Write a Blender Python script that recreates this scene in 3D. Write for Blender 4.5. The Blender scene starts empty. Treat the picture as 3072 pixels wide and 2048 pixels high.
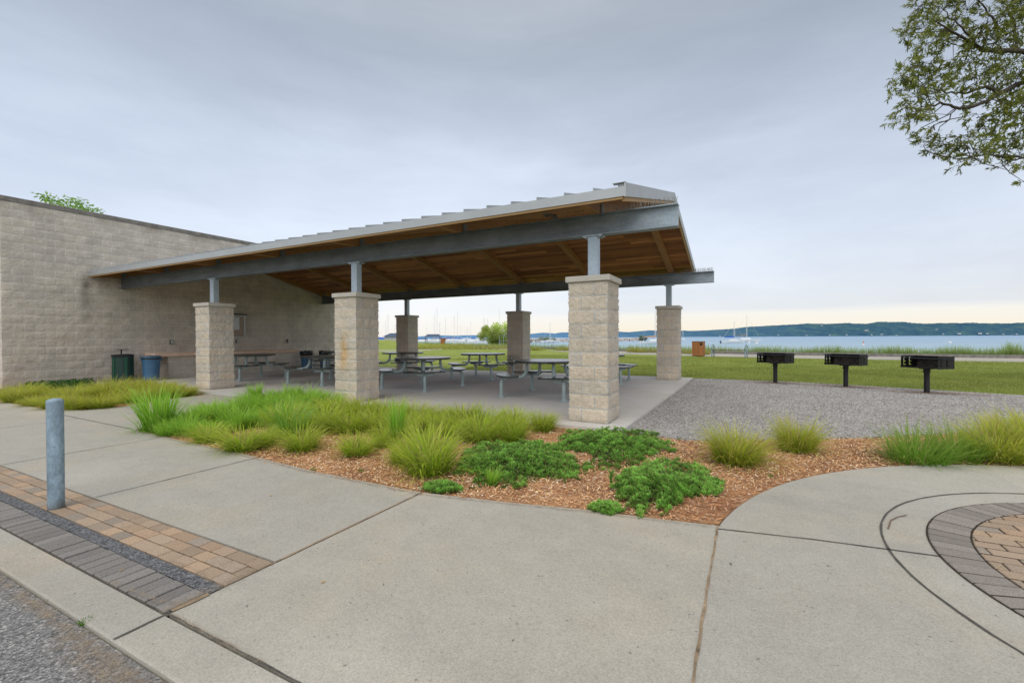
import bpy, math, random
import numpy as np
from mathutils import Matrix, Vector
random.seed(7); rng = np.random.default_rng(7)
SC = bpy.context.scene
COL = SC.collection
PI = math.pi

# ------------------------------------------------------------------ camera
CAM = np.array([2.05394, -6.57022, 1.23109]); YAW, PIT, ROLL, FPX = -0.48275, -0.00863, -0.00486, 1355.557
FW = np.array([math.sin(YAW)*math.cos(PIT), math.cos(YAW)*math.cos(PIT), math.sin(PIT)])
_r0 = np.array([math.cos(YAW), -math.sin(YAW), 0.0]); _u0 = np.cross(_r0, FW)
RT = _r0*math.cos(ROLL)+_u0*math.sin(ROLL); UP = -_r0*math.sin(ROLL)+_u0*math.cos(ROLL)
cam = bpy.data.cameras.new('camera'); camo = bpy.data.objects.new('camera', cam); COL.objects.link(camo)
mw = Matrix.Identity(4)
for i in range(3):
    mw[i][0] = RT[i]; mw[i][1] = UP[i]; mw[i][2] = -FW[i]; mw[i][3] = CAM[i]
camo.matrix_world = mw
cam.sensor_width = 36; cam.lens = 36*FPX/3072; cam.clip_end = 20000; cam.clip_start = 0.05
SC.camera = camo

def ray(px, py): return FW+RT*((px-1536)/FPX)-UP*((py-1024)/FPX)
def at(px, py, depth): return CAM+ray(px, py)*depth            # site survey: point at a depth
def gz(px, py, z=-0.045):                                       # site survey: point on a level plane
    d = ray(px, py); return CAM+d*((z-CAM[2])/d[2])
def ov(x, y, z=-0.045): return gz(x*1.30612, y*1.30612, z)

# ------------------------------------------------------------------ objects
def tag(o, label=None, cat=None, group=None, kind=None):
    if label: o['label'] = label
    if cat: o['category'] = cat
    if group: o['group'] = group
    if kind: o['kind'] = kind
    return o
def empty(name, loc=(0, 0, 0), rz=0.0, label=None, cat=None, group=None):
    o = bpy.data.objects.new(name, None); COL.objects.link(o)
    o.location = loc; o.rotation_euler = (0, 0, rz); o.empty_display_size = .1
    return tag(o, label, cat, group)
def link(name, me, mat, parent=None):
    if mat is not None and not me.materials: me.materials.append(mat)
    o = bpy.data.objects.new(name, me); COL.objects.link(o)
    if parent is not None: o.parent = parent
    return o
def npmesh(name, V, F, col=None, uv=None, smooth=False):
    """V (n,3); F (m,k) int array or list of arrays; col (n,3|4) point colours; uv (n,2)"""
    V = np.asarray(V, dtype=np.float32)
    Fs = F if isinstance(F, list) else [F]
    Fs = [np.asarray(f, dtype=np.int32) for f in Fs if len(f)]
    me = bpy.data.meshes.new(name)
    me.vertices.add(len(V)); me.vertices.foreach_set('co', V.ravel())
    loops = np.concatenate([f.ravel() for f in Fs]); me.loops.add(len(loops)); me.loops.foreach_set('vertex_index', loops)
    tot = np.concatenate([np.full(len(f), f.shape[1], dtype=np.int32) for f in Fs])
    st = np.concatenate([[0], np.cumsum(tot)[:-1]]).astype(np.int32)
    me.polygons.add(len(tot)); me.polygons.foreach_set('loop_start', st); me.polygons.foreach_set('loop_total', tot)
    if smooth: me.polygons.foreach_set('use_smooth', np.ones(len(tot), dtype=bool))
    if col is not None:
        col = np.asarray(col, dtype=np.float32)
        if col.shape[1] == 3: col = np.c_[col, np.ones(len(col), dtype=np.float32)]
        a = me.color_attributes.new('Col', 'FLOAT_COLOR', 'POINT'); a.data.foreach_set('color', col.astype(np.float32).ravel())
    if uv is not None:
        l = me.uv_layers.new(name='UVMap'); l.data.foreach_set('uv', np.asarray(uv, dtype=np.float32)[loops].ravel())
    me.update(calc_edges=True); me.validate()
    return me

class MB:
    def __init__(s): s.v = []; s.f = []; s.c = []; s.col = (1, 1, 1)
    def add(s, vs, fs):
        b = len(s.v); s.v += [tuple(map(float, p)) for p in vs]; s.f += [tuple(b+i for i in f) for f in fs]; s.c += [s.col]*len(vs); return s
    def box(s, c, d, rz=0.0, bev=0.0, M=None):
        x, y, z = d[0]/2, d[1]/2, d[2]/2
        if bev > 0:
            b = min(bev, x*.9, y*.9, z*.9)
            P = []
            for sx in (-1, 1):
                for sy in (-1, 1):
                    for sz in (-1, 1):
                        P += [(sx*x, sy*(y-b), sz*(z-b)), (sx*(x-b), sy*y, sz*(z-b)), (sx*(x-b), sy*(y-b), sz*z)]
            idx = lambda a, b_, c_, k: ((a*2+b_)*2+c_)*3+k
            F = []
            for a in (0, 1):
                F.append([idx(a, 0, 0, 0), idx(a, 0, 1, 0), idx(a, 1, 1, 0), idx(a, 1, 0, 0)][::(1 if a == 0 else -1)])
                F.append([idx(0, a, 0, 1), idx(1, a, 0, 1), idx(1, a, 1, 1), idx(0, a, 1, 1)][::(1 if a == 0 else -1)])
                F.append([idx(0, 0, a, 2), idx(0, 1, a, 2), idx(1, 1, a, 2), idx(1, 0, a, 2)][::(1 if a == 0 else -1)])
            for a in (0, 1):
                for b_ in (0, 1):
                    F.append([idx(a, b_, 0, 0), idx(a, b_, 1, 0), idx(a, b_, 1, 1), idx(a, b_, 0, 1)])
                    F.append([idx(a, 0, b_, 0), idx(a, 1, b_, 0), idx(a, 1, b_, 2), idx(a, 0, b_, 2)])
                    F.append([idx(0, a, b_, 1), idx(1, a, b_, 1), idx(1, a, b_, 2), idx(0, a, b_, 2)])
                    for c_ in (0, 1): F.append([idx(a, b_, c_, 0), idx(a, b_, c_, 1), idx(a, b_, c_, 2)])
        else:
            P = [(sx*x, sy*y, sz*z) for sx in (-1, 1) for sy in (-1, 1) for sz in (-1, 1)]
            F = [(0, 1, 3, 2), (4, 6, 7, 5), (0, 4, 5, 1), (2, 3, 7, 6), (0, 2, 6, 4), (1, 5, 7, 3)]
        cr, sr = math.cos(rz), math.sin(rz)
        if M is None: P = [(c[0]+p[0]*cr-p[1]*sr, c[1]+p[0]*sr+p[1]*cr, c[2]+p[2]) for p in P]
        else: P = [tuple(Vector(c)+M @ Vector(p)) for p in P]
        return s.add(P, F)
    def bar(s, a, b, w, h):
        a, b = Vector(a), Vector(b); d = b-a; L = d.length; d.normalize()
        q = d.to_track_quat('X', 'Z').to_matrix()
        return s.box((a+b)/2, (L, w, h), M=q)
    def tube(s, pts, r, n=8, cap=True):
        pts = [Vector(p) for p in pts]; k = len(pts)
        rs = r if isinstance(r, (list, tuple)) else [r]*k
        t0 = (pts[1]-pts[0]).normalized()
        nrm = t0.orthogonal().normalized(); V = []; F = []
        for i, p in enumerate(pts):
            t = (pts[min(i+1, k-1)]-pts[max(i-1, 0)]).normalized()
            nrm = (nrm-t*nrm.dot(t))
            if nrm.length < 1e-6: nrm = t.orthogonal()
            nrm.normalize(); bn = t.cross(nrm)
            for j in range(n):
                a = 2*PI*j/n; V.append(p+(nrm*math.cos(a)+bn*math.sin(a))*rs[i])
        for i in range(k-1):
            for j in range(n):
                F.append((i*n+j, i*n+(j+1) % n, (i+1)*n+(j+1) % n, (i+1)*n+j))
        if cap: F.append(tuple(range(n))[::-1]); F.append(tuple((k-1)*n+j for j in range(n)))
        return s.add(V, F)
    def lathe(s, prof, c=(0, 0, 0), n=32):
        V = []; F = []; k = len(prof)
        for r, z in prof:
            for j in range(n):
                a = 2*PI*j/n; V.append((c[0]+r*math.cos(a), c[1]+r*math.sin(a), c[2]+z))
        for i in range(k-1):
            for j in range(n): F.append((i*n+j, i*n+(j+1) % n, (i+1)*n+(j+1) % n, (i+1)*n+j))
        F.append(tuple(range(n))[::-1]); F.append(tuple((k-1)*n+j for j in range(n)))
        return s.add(V, F)
    def prism(s, poly, z0, z1):
        n = len(poly)
        V = [(p[0], p[1], z0) for p in poly]+[(p[0], p[1], z1) for p in poly]
        F = [tuple(range(n))[::-1], tuple(range(n, 2*n))]+[(i, (i+1) % n, n+(i+1) % n, n+i) for i in range(n)]
        return s.add(V, F)
    def mesh(s, name, smooth=None, usecol=False):
        me = bpy.data.meshes.new(name); me.from_pydata(s.v, [], s.f)
        if usecol:
            a = me.color_attributes.new('Col', 'FLOAT_COLOR', 'POINT')
            a.data.foreach_set('color', np.c_[np.array(s.c, dtype=np.float32), np.ones(len(s.c), dtype=np.float32)].ravel())
        me.update(calc_edges=True)
        if smooth is not None:
            me.shade_smooth(); me.set_sharp_from_angle(angle=math.radians(smooth))
        return me
    def build(s, name, mat, parent=None, smooth=None, usecol=False): return link(name, s.mesh(name, smooth, usecol), mat, parent)

def copy_tree(o, parent=None):
    c = o.copy(); COL.objects.link(c)
    if parent is not None: c.parent = parent
    for ch in KIDS.get(o.name, []): copy_tree(ch, c)
    return c
KIDS = {}
def index_kids():
    KIDS.clear()
    for o in bpy.data.objects:
        if o.parent: KIDS.setdefault(o.parent.name, []).append(o)

# ------------------------------------------------------------------ materials
class N:
    def __init__(s, name, rough=.7, metal=0.0, spec=.5):
        s.m = bpy.data.materials.new(name); s.m.use_nodes = True; s.nt = s.m.node_tree
        s.b = s.nt.nodes['Principled BSDF']; s.b.inputs['Roughness'].default_value = rough; s.b.inputs['Metallic'].default_value = metal
        s.b.inputs['Specular IOR Level'].default_value = spec
        s.tc = s.nt.nodes.new('ShaderNodeTexCoord'); s.co = s.tc.outputs['Object']
    def n(s, t, **k):
        nd = s.nt.nodes.new(t)
        for a, v in k.items(): setattr(nd, a, v)
        return nd
    def l(s, a, b): s.nt.links.new(a, b)
    def setin(s, sock, v):
        if hasattr(v, 'is_output') or hasattr(v, 'links'): s.l(v, sock)
        elif isinstance(v, (tuple, list)) and len(v) == 3 and sock.type == 'RGBA': sock.default_value = (*v, 1)
        else: sock.default_value = v
    def mapping(s, scale=(1, 1, 1), rot=(0, 0, 0), co=None):
        m = s.n('ShaderNodeMapping'); m.inputs['Scale'].default_value = scale; m.inputs['Rotation'].default_value = rot
        s.l(co or s.co, m.inputs['Vector']); return m.outputs[0]
    def noise(s, scale, detail=4, rough=.55, co=None, dist=0.0):
        x = s.n('ShaderNodeTexNoise'); x.inputs['Scale'].default_value = scale; x.inputs['Detail'].default_value = detail
        x.inputs['Roughness'].default_value = rough; x.inputs['Distortion'].default_value = dist
        s.l(co or s.co, x.inputs['Vector']); return x.outputs['Fac']
    def voro(s, scale, co=None, out='Distance', feature='F1'):
        x = s.n('ShaderNodeTexVoronoi', feature=feature); x.inputs['Scale'].default_value = scale
        s.l(co or s.co, x.inputs['Vector']); return x.outputs[out]
    def ramp(s, fac, stops):
        r = s.n('ShaderNodeValToRGB'); e = r.color_ramp.elements
        while len(e) < len(stops): e.new(.5)
        for i, (p, c) in enumerate(stops):
            e[i].position = p; e[i].color = (*c, 1) if isinstance(c, (tuple, list)) else (c, c, c, 1)
        s.l(fac, r.inputs['Fac']); return r.outputs['Color']
    def mix(s, fac, a, b, mode='MIX'):
        m = s.n('ShaderNodeMix', data_type='RGBA', blend_type=mode)
        s.setin(m.inputs[0], fac); s.setin(m.inputs[6], a); s.setin(m.inputs[7], b); return m.outputs[2]
    def math(s, op, a, b=0.0):
        m = s.n('ShaderNodeMath', operation=op); s.setin(m.inputs[0], a); s.setin(m.inputs[1], b); return m.outputs[0]
    def attr(s, name='Col'):
        a = s.n('ShaderNodeAttribute'); a.attribute_name = name; return a.outputs['Color']
    def bump(s, h, strength=.3, dist=.01, prev=None):
        b = s.n('ShaderNodeBump'); b.inputs['Strength'].default_value = strength; b.inputs['Distance'].default_value = dist
        s.l(h, b.inputs['Height'])
        if prev is not None: s.l(prev, b.inputs['Normal'])
        return b.outputs[0]
    def out(s, col=None, normal=None, rough=None):
        if col is not None: s.setin(s.b.inputs['Base Color'], col)
        if normal is not None: s.l(normal, s.b.inputs['Normal'])
        if rough is not None: s.setin(s.b.inputs['Roughness'], rough)
        return s.m

def m_concrete(name, a, b, stain=.75, pit=True, sandy=True):
    k = N(name, .85, spec=.3)
    c = k.mix(k.noise(.55, 5, .6), a, b)
    if sandy:
        c = k.mix(k.ramp(k.noise(.9, 6, .65, k.mapping((1, 1, 1), (0, 0, 1.1))), [(.5, 0.0), (.75, .7)]), c, tuple(x*y for x, y in zip(b, (1.08, .98, .84))))
        c = k.mix(k.ramp(k.noise(.8, 5, .7, k.mapping((.6, 1.3, 1))), [(.5, 0.0), (.74, .42)]), c, tuple(x*.80 for x in a))
        c = k.mix(k.ramp(k.noise(.35, 3, .5), [(.52, 0.0), (.6, .32)]), c, tuple(x*1.25 for x in b))
    sj = k.n('ShaderNodeSeparateXYZ'); k.l(k.co, sj.inputs[0]); sn = k.n('ShaderNodeTexWhiteNoise', noise_dimensions='1D'); k.l(k.math('FLOOR', k.math('MULTIPLY', k.math('ADD', sj.outputs['X'], .31), .4587)), sn.inputs['W']); c = k.mix(1.0, c, k.ramp(sn.outputs['Value'], [(0, (.965, .97, .98)), (1, (1.05, 1.04, 1.02))]), 'MULTIPLY')
    sp = k.ramp(k.noise(150, 3, .75), [(.3, .70), (.5, .99), (.7, 1.22)])
    c = k.mix(1.0, c, sp, 'MULTIPLY')
    c = k.mix(1.0, c, k.ramp(k.noise(5, 5, .6), [(.3, .94), (.65, 1.03)]), 'MULTIPLY')
    c = k.mix(1.0, c, k.ramp(k.noise(30, 3, .7), [(.25, .96), (.5, 1.0), (.78, 1.04)]), 'MULTIPLY')
    if pit:
        v = k.ramp(k.voro(17), [(.08, .55), (.13, 1.0)]); c = k.mix(k.ramp(k.noise(3.1, 3), [(.4, 0.2), (.6, 1.0)]), c, k.mix(1.0, c, v, 'MULTIPLY'))
    return k.out(c, k.bump(k.noise(120, 3, .7), .35, .004))
def m_attr(name, rough=.75, bumpscale=None, bs=.3, bd=.003, mul=None, spec=.4, transl=0.0):
    k = N(name, rough, spec=spec); c = k.attr()
    if mul: c = k.mix(1.0, c, k.ramp(k.noise(mul, 4, .75), [(.28, .62), (.5, 1.0), (.72, 1.4)]), 'MULTIPLY')
    nm = k.bump(k.noise(bumpscale, 3, .65), bs, bd) if bumpscale else None
    m = k.out(c, nm)
    if transl:
        t = k.n('ShaderNodeBsdfTranslucent'); k.l(c, t.inputs['Color']); mx = k.n('ShaderNodeMixShader'); mx.inputs[0].default_value = transl
        k.l(k.b.outputs[0], mx.inputs[1]); k.l(t.outputs[0], mx.inputs[2]); k.l(mx.outputs[0], k.nt.nodes['Material Output'].inputs['Surface'])
    return m
def m_plain(name, c, rough=.6, metal=0.0, mot=.12, scale=8, bump=0.0, spec=.5):
    k = N(name, rough, metal, spec)
    f = k.ramp(k.noise(scale, 5, .65), [(.3, 1-mot), (.7, 1+mot)])
    return k.out(k.mix(1.0, c, f, 'MULTIPLY'), k.bump(k.noise(scale*12, 3), bump, .004) if bump else None)

MAT = {}
MAT['concrete'] = m_concrete('walk_concrete', (.37, .345, .295), (.425, .40, .343))
MAT['slab'] = m_concrete('slab_concrete', (.50, .475, .445), (.575, .55, .515), sandy=True)
MAT['cap'] = m_concrete('cap_stone', (.46, .43, .38), (.54, .51, .455), pit=False, sandy=False)

k = N('asphalt', .9, spec=.3)
v = k.voro(115, out='Color')
c = k.ramp(v, [(.0, (.07, .07, .072)), (.4, (.17, .167, .162)), (.75, (.29, .28, .27)), (1., (.55, .53, .50))])
c = k.mix(1.0, c, k.ramp(k.noise(18, 4, .7), [(.3, .75), (.7, 1.2)]), 'MULTIPLY')
c = k.mix(k.ramp(k.noise(1.6, 5, .6), [(.55, 0.0), (.8, .5)]), c, (.36, .31, .25))
MAT['asphalt'] = k.out(c, k.bump(k.voro(115), .7, .007))

k = N('gravel', .9, spec=.25)
v = k.voro(38, out='Color')
c = k.ramp(v, [(0, (.10, .095, .09)), (.25, (.28, .26, .24)), (.6, (.43, .405, .38)), (1, (.66, .64, .60))])
c = k.mix(.35, c, k.ramp(k.voro(85, out='Color'), [(0, (.12, .11, .10)), (1, (.5, .475, .445))]))
c = k.mix(1.0, c, k.ramp(k.noise(1.3, 4, .6), [(.3, .86), (.7, 1.1)]), 'MULTIPLY')
c = k.mix(k.ramp(k.noise(.8, 6, .6), [(.62, 0.0), (.78, .55)]), c, (.45, .36, .27))
MAT['gravel'] = k.out(c, k.bump(k.voro(38), 1.0, .02))

k = N('mulch', .9, spec=.2)
c = k.ramp(k.noise(48, 6, .75, k.mapping((1, 1.8, 1), (0, 0, .5))), [(.3, (.22, .10, .05)), (.5, (.56, .30, .145)), (.72, (.78, .52, .31))])
c = k.mix(k.ramp(k.noise(.9, 4, .6), [(.42, 0.0), (.62, .6)]), c, (.20, .085, .05))
MAT['mulch'] = k.out(c, k.bump(k.noise(60, 4, .7), 1.0, .02))

k = N('lawn', .85, spec=.2)
c = k.ramp(k.noise(.45, 6, .6), [(.3, (.205, .275, .042)), (.5, (.275, .335, .058)), (.72, (.36, .375, .09))])
c = k.mix(1.0, c, k.ramp(k.noise(28, 5, .75), [(.28, .5), (.5, 1.0), (.72, 1.5)]), 'MULTIPLY')
c = k.mix(1.0, c, k.ramp(k.noise(3.2, 4, .7, k.mapping((.5, 2.2, 1))), [(.3, .78), (.7, 1.2)]), 'MULTIPLY')
MAT['lawn'] = k.out(c, k.bump(k.noise(40, 4, .8), 1.0, .05))

k = N('water', .35, spec=.12)
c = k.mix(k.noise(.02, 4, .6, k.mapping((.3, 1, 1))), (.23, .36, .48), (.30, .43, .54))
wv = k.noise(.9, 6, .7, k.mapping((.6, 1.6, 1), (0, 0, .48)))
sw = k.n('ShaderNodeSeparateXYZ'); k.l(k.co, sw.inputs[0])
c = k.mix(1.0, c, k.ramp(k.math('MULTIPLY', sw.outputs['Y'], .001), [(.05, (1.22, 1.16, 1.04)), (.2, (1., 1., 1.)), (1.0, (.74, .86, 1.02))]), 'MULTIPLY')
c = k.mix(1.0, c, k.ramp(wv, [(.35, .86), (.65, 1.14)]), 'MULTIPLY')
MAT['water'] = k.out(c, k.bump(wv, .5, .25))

k = N('split_face_block', .92, spec=.2)
def splitface(k, warm):
    b = k.n('ShaderNodeTexBrick'); b.offset = .5; b.offset_frequency = 2; b.squash = 1.0
    k.l(k.tc.outputs['UV'], b.inputs['Vector'])
    b.inputs['Scale'].default_value = 1; b.inputs['Brick Width'].default_value = .406; b.inputs['Row Height'].default_value = .203
    b.inputs['Mortar Size'].default_value = .0085 if warm else .006; b.inputs['Mortar Smooth'].default_value = .3; b.inputs['Bias'].default_value = 0
    if warm:
        b.inputs['Color1'].default_value = (.62, .525, .41, 1); b.inputs['Color2'].default_value = (.52, .47, .405, 1); b.inputs['Mortar'].default_value = (.42, .43, .425, 1)
    else:
        b.inputs['Color1'].default_value = (.57, .515, .435, 1); b.inputs['Color2'].default_value = (.515, .47, .41, 1); b.inputs['Mortar'].default_value = (.66, .64, .60, 1)
    c = b.outputs['Color']
    c = k.mix(1.0, c, k.ramp(k.noise(48, 5, .75), [(.28, .72), (.5, 1.0), (.72, 1.2)]), 'MULTIPLY')
    c = k.mix(1.0, c, k.ramp(k.noise(2.2, 4, .6), [(.3, .86), (.7, 1.12)]), 'MULTIPLY')
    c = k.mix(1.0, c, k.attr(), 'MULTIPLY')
    return k.out(c, k.bump(k.noise(46, 5, .7), .5, .012, k.bump(k.noise(13, 4, .6, k.mapping((1, 1, 1.6))), .55, .03)))
MAT['pillar'] = splitface(k, True)
MAT['wall'] = splitface(N('split_face_wall', .92, spec=.2), False)

def m_galv(name, c, rough=.45, metal=.35):
    k = N(name, rough, metal)
    v = k.ramp(k.voro(62, k.mapping((1, 1, .6)), out='Color'), [(0, .82), (1, 1.2)])
    v = k.mix(k.ramp(k.noise(9, 4, .7), [(.4, .25), (.65, 1.0)]), (1, 1, 1), v)
    c1 = k.mix(1.0, c, v, 'MULTIPLY')
    c1 = k.mix(1.0, c1, k.ramp(k.noise(2.1, 5, .65), [(.3, .82), (.7, 1.12)]), 'MULTIPLY')
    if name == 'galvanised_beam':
        sx_ = k.n('ShaderNodeSeparateXYZ'); k.l(k.co, sx_.inputs[0]); c1 = k.mix(k.ramp(k.math('ADD', k.math('MULTIPLY', sx_.outputs['X'], .1), k.math('MULTIPLY', k.noise(1.2, 4), .12)), [(.02, 0.0), (.2, 1.0)]), c1, k.mix(1.0, c1, (2.1, 2.2, 2.3), 'MULTIPLY'))  # right end lightened along X: open-sky light painted into the beam colour
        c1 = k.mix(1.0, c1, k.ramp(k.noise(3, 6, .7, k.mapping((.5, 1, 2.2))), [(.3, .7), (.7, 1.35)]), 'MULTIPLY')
    if name == 'galvanised_bollard':
        sb_ = k.n('ShaderNodeSeparateXYZ'); k.l(k.co, sb_.inputs[0]); c1 = k.mix(k.ramp(k.math('ADD', sb_.outputs['Z'], k.math('MULTIPLY', k.noise(25, 4), .05)), [(.02, .85), (.10, 0.0)]), c1, (.10, .085, .065)); c1 = k.mix(k.ramp(k.noise(38, 5, .8), [(.66, 0.0), (.72, .7)]), c1, (.11, .12, .13)); c1 = k.mix(1.0, c1, k.ramp(k.noise(11, 6, .75, k.mapping((1, 1, .5))), [(.3, .62), (.5, 1.0), (.66, 1.5)]), 'MULTIPLY')
    return k.out(c1)
MAT['galv'] = m_galv('galvanised_steel', (.40, .47, .53))
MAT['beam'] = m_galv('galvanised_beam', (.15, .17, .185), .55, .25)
MAT['bollard'] = m_galv('galvanised_bollard', (.25, .335, .40), .5, .3)
MAT['roof'] = m_plain('roof_metal', (.40, .415, .42), .45, .3, .07, 1.5)
k = N('timber_deck', .65, spec=.3)
sx = k.n('ShaderNodeSeparateXYZ'); k.l(k.co, sx.inputs[0])
pl = k.math('FLOOR', k.math('MULTIPLY', sx.outputs['Y'], 7.2))
sg = k.math('FLOOR', k.math('MULTIPLY', k.math('ADD', sx.outputs['X'], k.math('MULTIPLY', pl, .77)), .42))
cb = k.n('ShaderNodeCombineXYZ'); k.l(pl, cb.inputs[0]); k.l(sg, cb.inputs[1])
wn = k.n('ShaderNodeTexWhiteNoise', noise_dimensions='3D'); k.l(cb.outputs[0], wn.inputs['Vector'])
c = k.ramp(wn.outputs['Value'], [(0, (.19, .07, .022)), (.5, (.35, .145, .047)), (1, (.52, .235, .078))])
c = k.mix(1.0, c, k.ramp(k.noise(5, 5, .7, k.mapping((.35, 7, 7))), [(.3, .5), (.55, 1.0), (.75, 1.35)]), 'MULTIPLY')
fr = k.math('FRACT', k.math('MULTIPLY', sx.outputs['Y'], 7.2)); gap = k.ramp(fr, [(.0, .35), (.06, 1.0), (.95, 1.0), (1.0, .45)])
MAT['deck'] = k.out(k.mix(1.0, c, gap, 'MULTIPLY'))
def m_wood(name, a, b, sc=(1, 12, 12), rough=.6):
    k = N(name, rough, spec=.3)
    c = k.mix(k.noise(4, 6, .7, k.mapping(sc)), a, b)
    return k.out(c, k.bump(k.noise(8, 4, .7, k.mapping(sc)), .25, .004))
MAT['rafter'] = m_wood('rafter_timber', (.20, .095, .032), (.40, .22, .085), (6, .6, 6))
MAT['trim'] = m_wood('trim_timber', (.33, .19, .08), (.55, .36, .17), (.6, 8, 8))
MAT['slat'] = m_wood('red_cedar', (.28, .10, .035), (.50, .21, .075), (9, 9, .6))
MAT['bench_wood'] = m_wood('bench_slat', (.15, .08, .05), (.26, .15, .09), (.6, 8, 8))
k = N('perforated_black', .24, spec=.8)
w = k.voro(34, k.mapping((1, 1, 0)))
c = k.ramp(w, [(.32, (.004, .006, .006)), (.46, (.028, .034, .034))])
MAT['black_top'] = k.out(c, k.bump(w, .4, .006))
MAT['frame'] = m_plain('grey_green_paint', (.30, .365, .365), .42, .0, .1, 6)
MAT['grill'] = m_plain('black_steel', (.013, .013, .014), .55, .2, .35, 10, spec=.4)
k = N('firebox_inside', .8, spec=.2)
c = k.mix(k.ramp(k.noise(7, 5, .7), [(.4, 0.0), (.7, .9)]), (.018, .017, .017), (.10, .085, .072))
MAT['firebox'] = k.out(c)
MAT['ash'] = m_plain('ash_rim', (.06, .057, .055), .8, 0, .3, 10)
MAT['green'] = m_plain('green_enamel', (.008, .085, .05), .45, 0, .15, 10)
MAT['green_mesh'] = None
k = N('green_mesh', .5)
wv = k.n('ShaderNodeTexVoronoi'); wv.inputs['Scale'].default_value = 26; wv.distance = 'MANHATTAN'; wv.inputs['Randomness'].default_value = 0.0
k.l(k.tc.outputs['UV'], wv.inputs['Vector'])
MAT['green_mesh'] = k.out(k.ramp(wv.outputs['Distance'], [(.38, (.002, .005, .005)), (.48, (.008, .055, .04))]))
MAT['dark'] = m_plain('dark_plastic', (.012, .012, .014), .5, 0, .2, 9)
MAT['bag'] = m_plain('black_bag', (.014, .014, .017), .28, 0, .2, 14, bump=.6)
MAT['blue'] = m_plain('blue_plastic', (.055, .14, .25), .45, 0, .1, 5)
MAT['bluelid'] = m_plain('blue_lid', (.045, .105, .17), .5, 0, .12, 5)
MAT['counter_top'] = m_concrete('peach_countertop', (.62, .44, .325), (.70, .51, .39), pit=False, sandy=False)
MAT['alu'] = m_plain('aluminium', (.42, .42, .40), .4, .5, .06, 5)
MAT['paper'] = m_plain('notice_paper', (.70, .73, .78), .6, 0, .08, 9)
MAT['cork'] = m_plain('brown_notice', (.33, .20, .11), .8, 0, .1, 14)
k = N('glazing', .08, spec=.6); k.b.inputs['Alpha'].default_value = .12; MAT['glass'] = k.out((.5, .55, .58))
MAT['coping'] = m_plain('stained_coping', (.20, .185, .165), .85, 0, .35, 5, bump=.3)
MAT['joint'] = m_plain('joint_dark', (.085, .078, .066), .95, 0, .4, 18)
MAT['joint_sand'] = m_plain('joint_sand', (.27, .195, .12), .95, 0, .6, 9)
MAT['sandbed'] = m_plain('joint_bed', (.13, .11, .085), .95, 0, .5, 60)
MAT['paver'] = m_attr('paver', .9, 110, .6, .005, 130, .2)
k = N('dark_chippings', .9, spec=.3)
c = k.ramp(k.voro(90, out='Color'), [(0, (.05, .05, .052)), (.5, (.14, .143, .148)), (1, (.30, .30, .305))])
MAT['chippings'] = k.out(c, k.bump(k.voro(90), 1.0, .012))
MAT['chip'] = m_attr('wood_chip', .85, None, spec=.2)
MAT['grass'] = m_attr('grass_blade', .55, None, spec=.25, transl=.5)
MAT['leaf'] = m_attr('leaf', .5, None, spec=.3, transl=.5)
MAT['needle'] = m_attr('juniper_needle', .7, None, spec=.15, transl=.35)
MAT['bark'] = m_plain('bark', (.062, .05, .038), .9, 0, .3, 14, bump=.6)
MAT['soil'] = m_plain('dark_soil', (.03, .028, .012), .95, 0, .4, 18)
MAT['white'] = m_plain('white_gelcoat', (.72, .73, .73), .35, 0, .03, 2)
MAT['spar'] = m_plain('mast_alloy', (.74, .69, .65), .4, .2, .05, 2)
MAT['bluecover'] = m_plain('blue_canvas', (.02, .11, .50), .8, 0, .1, 3)
MAT['tancover'] = m_plain('tan_canvas', (.52, .30, .16), .8, 0, .1, 3)
MAT['greycover'] = m_plain('grey_canvas', (.22, .21, .21), .8, 0, .1, 3)
MAT['darkhull'] = m_plain('navy_hull', (.04, .07, .13), .35, 0, .1, 3)
MAT['redhull'] = m_plain('red_hull', (.28, .09, .06), .4, 0, .1, 3)
MAT['antifoul'] = m_plain('antifouling', (.10, .12, .15), .7, 0, .1, 3)
MAT['rock'] = m_attr('rock', .9, 6, .5, .05, None, .2)
k = N('wooded_hill', 1.0, spec=.0)
sp = k.n('ShaderNodeSeparateXYZ'); k.l(k.co, sp.inputs[0])
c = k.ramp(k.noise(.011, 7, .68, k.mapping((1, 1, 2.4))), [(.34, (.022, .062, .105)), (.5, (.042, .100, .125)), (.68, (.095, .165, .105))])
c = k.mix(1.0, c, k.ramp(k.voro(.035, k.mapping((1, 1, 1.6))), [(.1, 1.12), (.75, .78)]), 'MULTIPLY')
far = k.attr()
c = k.mix(far, c, (.14, .30, .52))  # distance haze painted into the hill colour as a blue tint
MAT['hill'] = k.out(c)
MAT['render_white'] = m_plain('white_siding', (.62, .63, .63), .8, 0, .05, 1)
MAT['house_roof'] = m_plain('grey_shingle', (.20, .21, .23), .9, 0, .1, 1)
MAT['railing'] = m_plain('railing_steel', (.30, .32, .33), .5, .3, .08, 3)
MAT['buoy'] = m_plain('buoy_plastic', (.75, .72, .70), .5, 0, .05, 2)
MAT['orange'] = m_plain('buoy_orange', (.55, .22, .12), .5, 0, .05, 2)
MAT['wire'] = m_plain('spike_wire', (.34, .32, .29), .5, .4, .1, 5)
MAT['camera_body'] = m_plain('grey_casting', (.16, .165, .16), .6, .2, .15, 8)

# ------------------------------------------------------------------ setting: ground sheets
def struct(name, me, mat, label, z=None):
    o = link(name, me, mat); tag(o, label, None, None, 'structure'); return o
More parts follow.
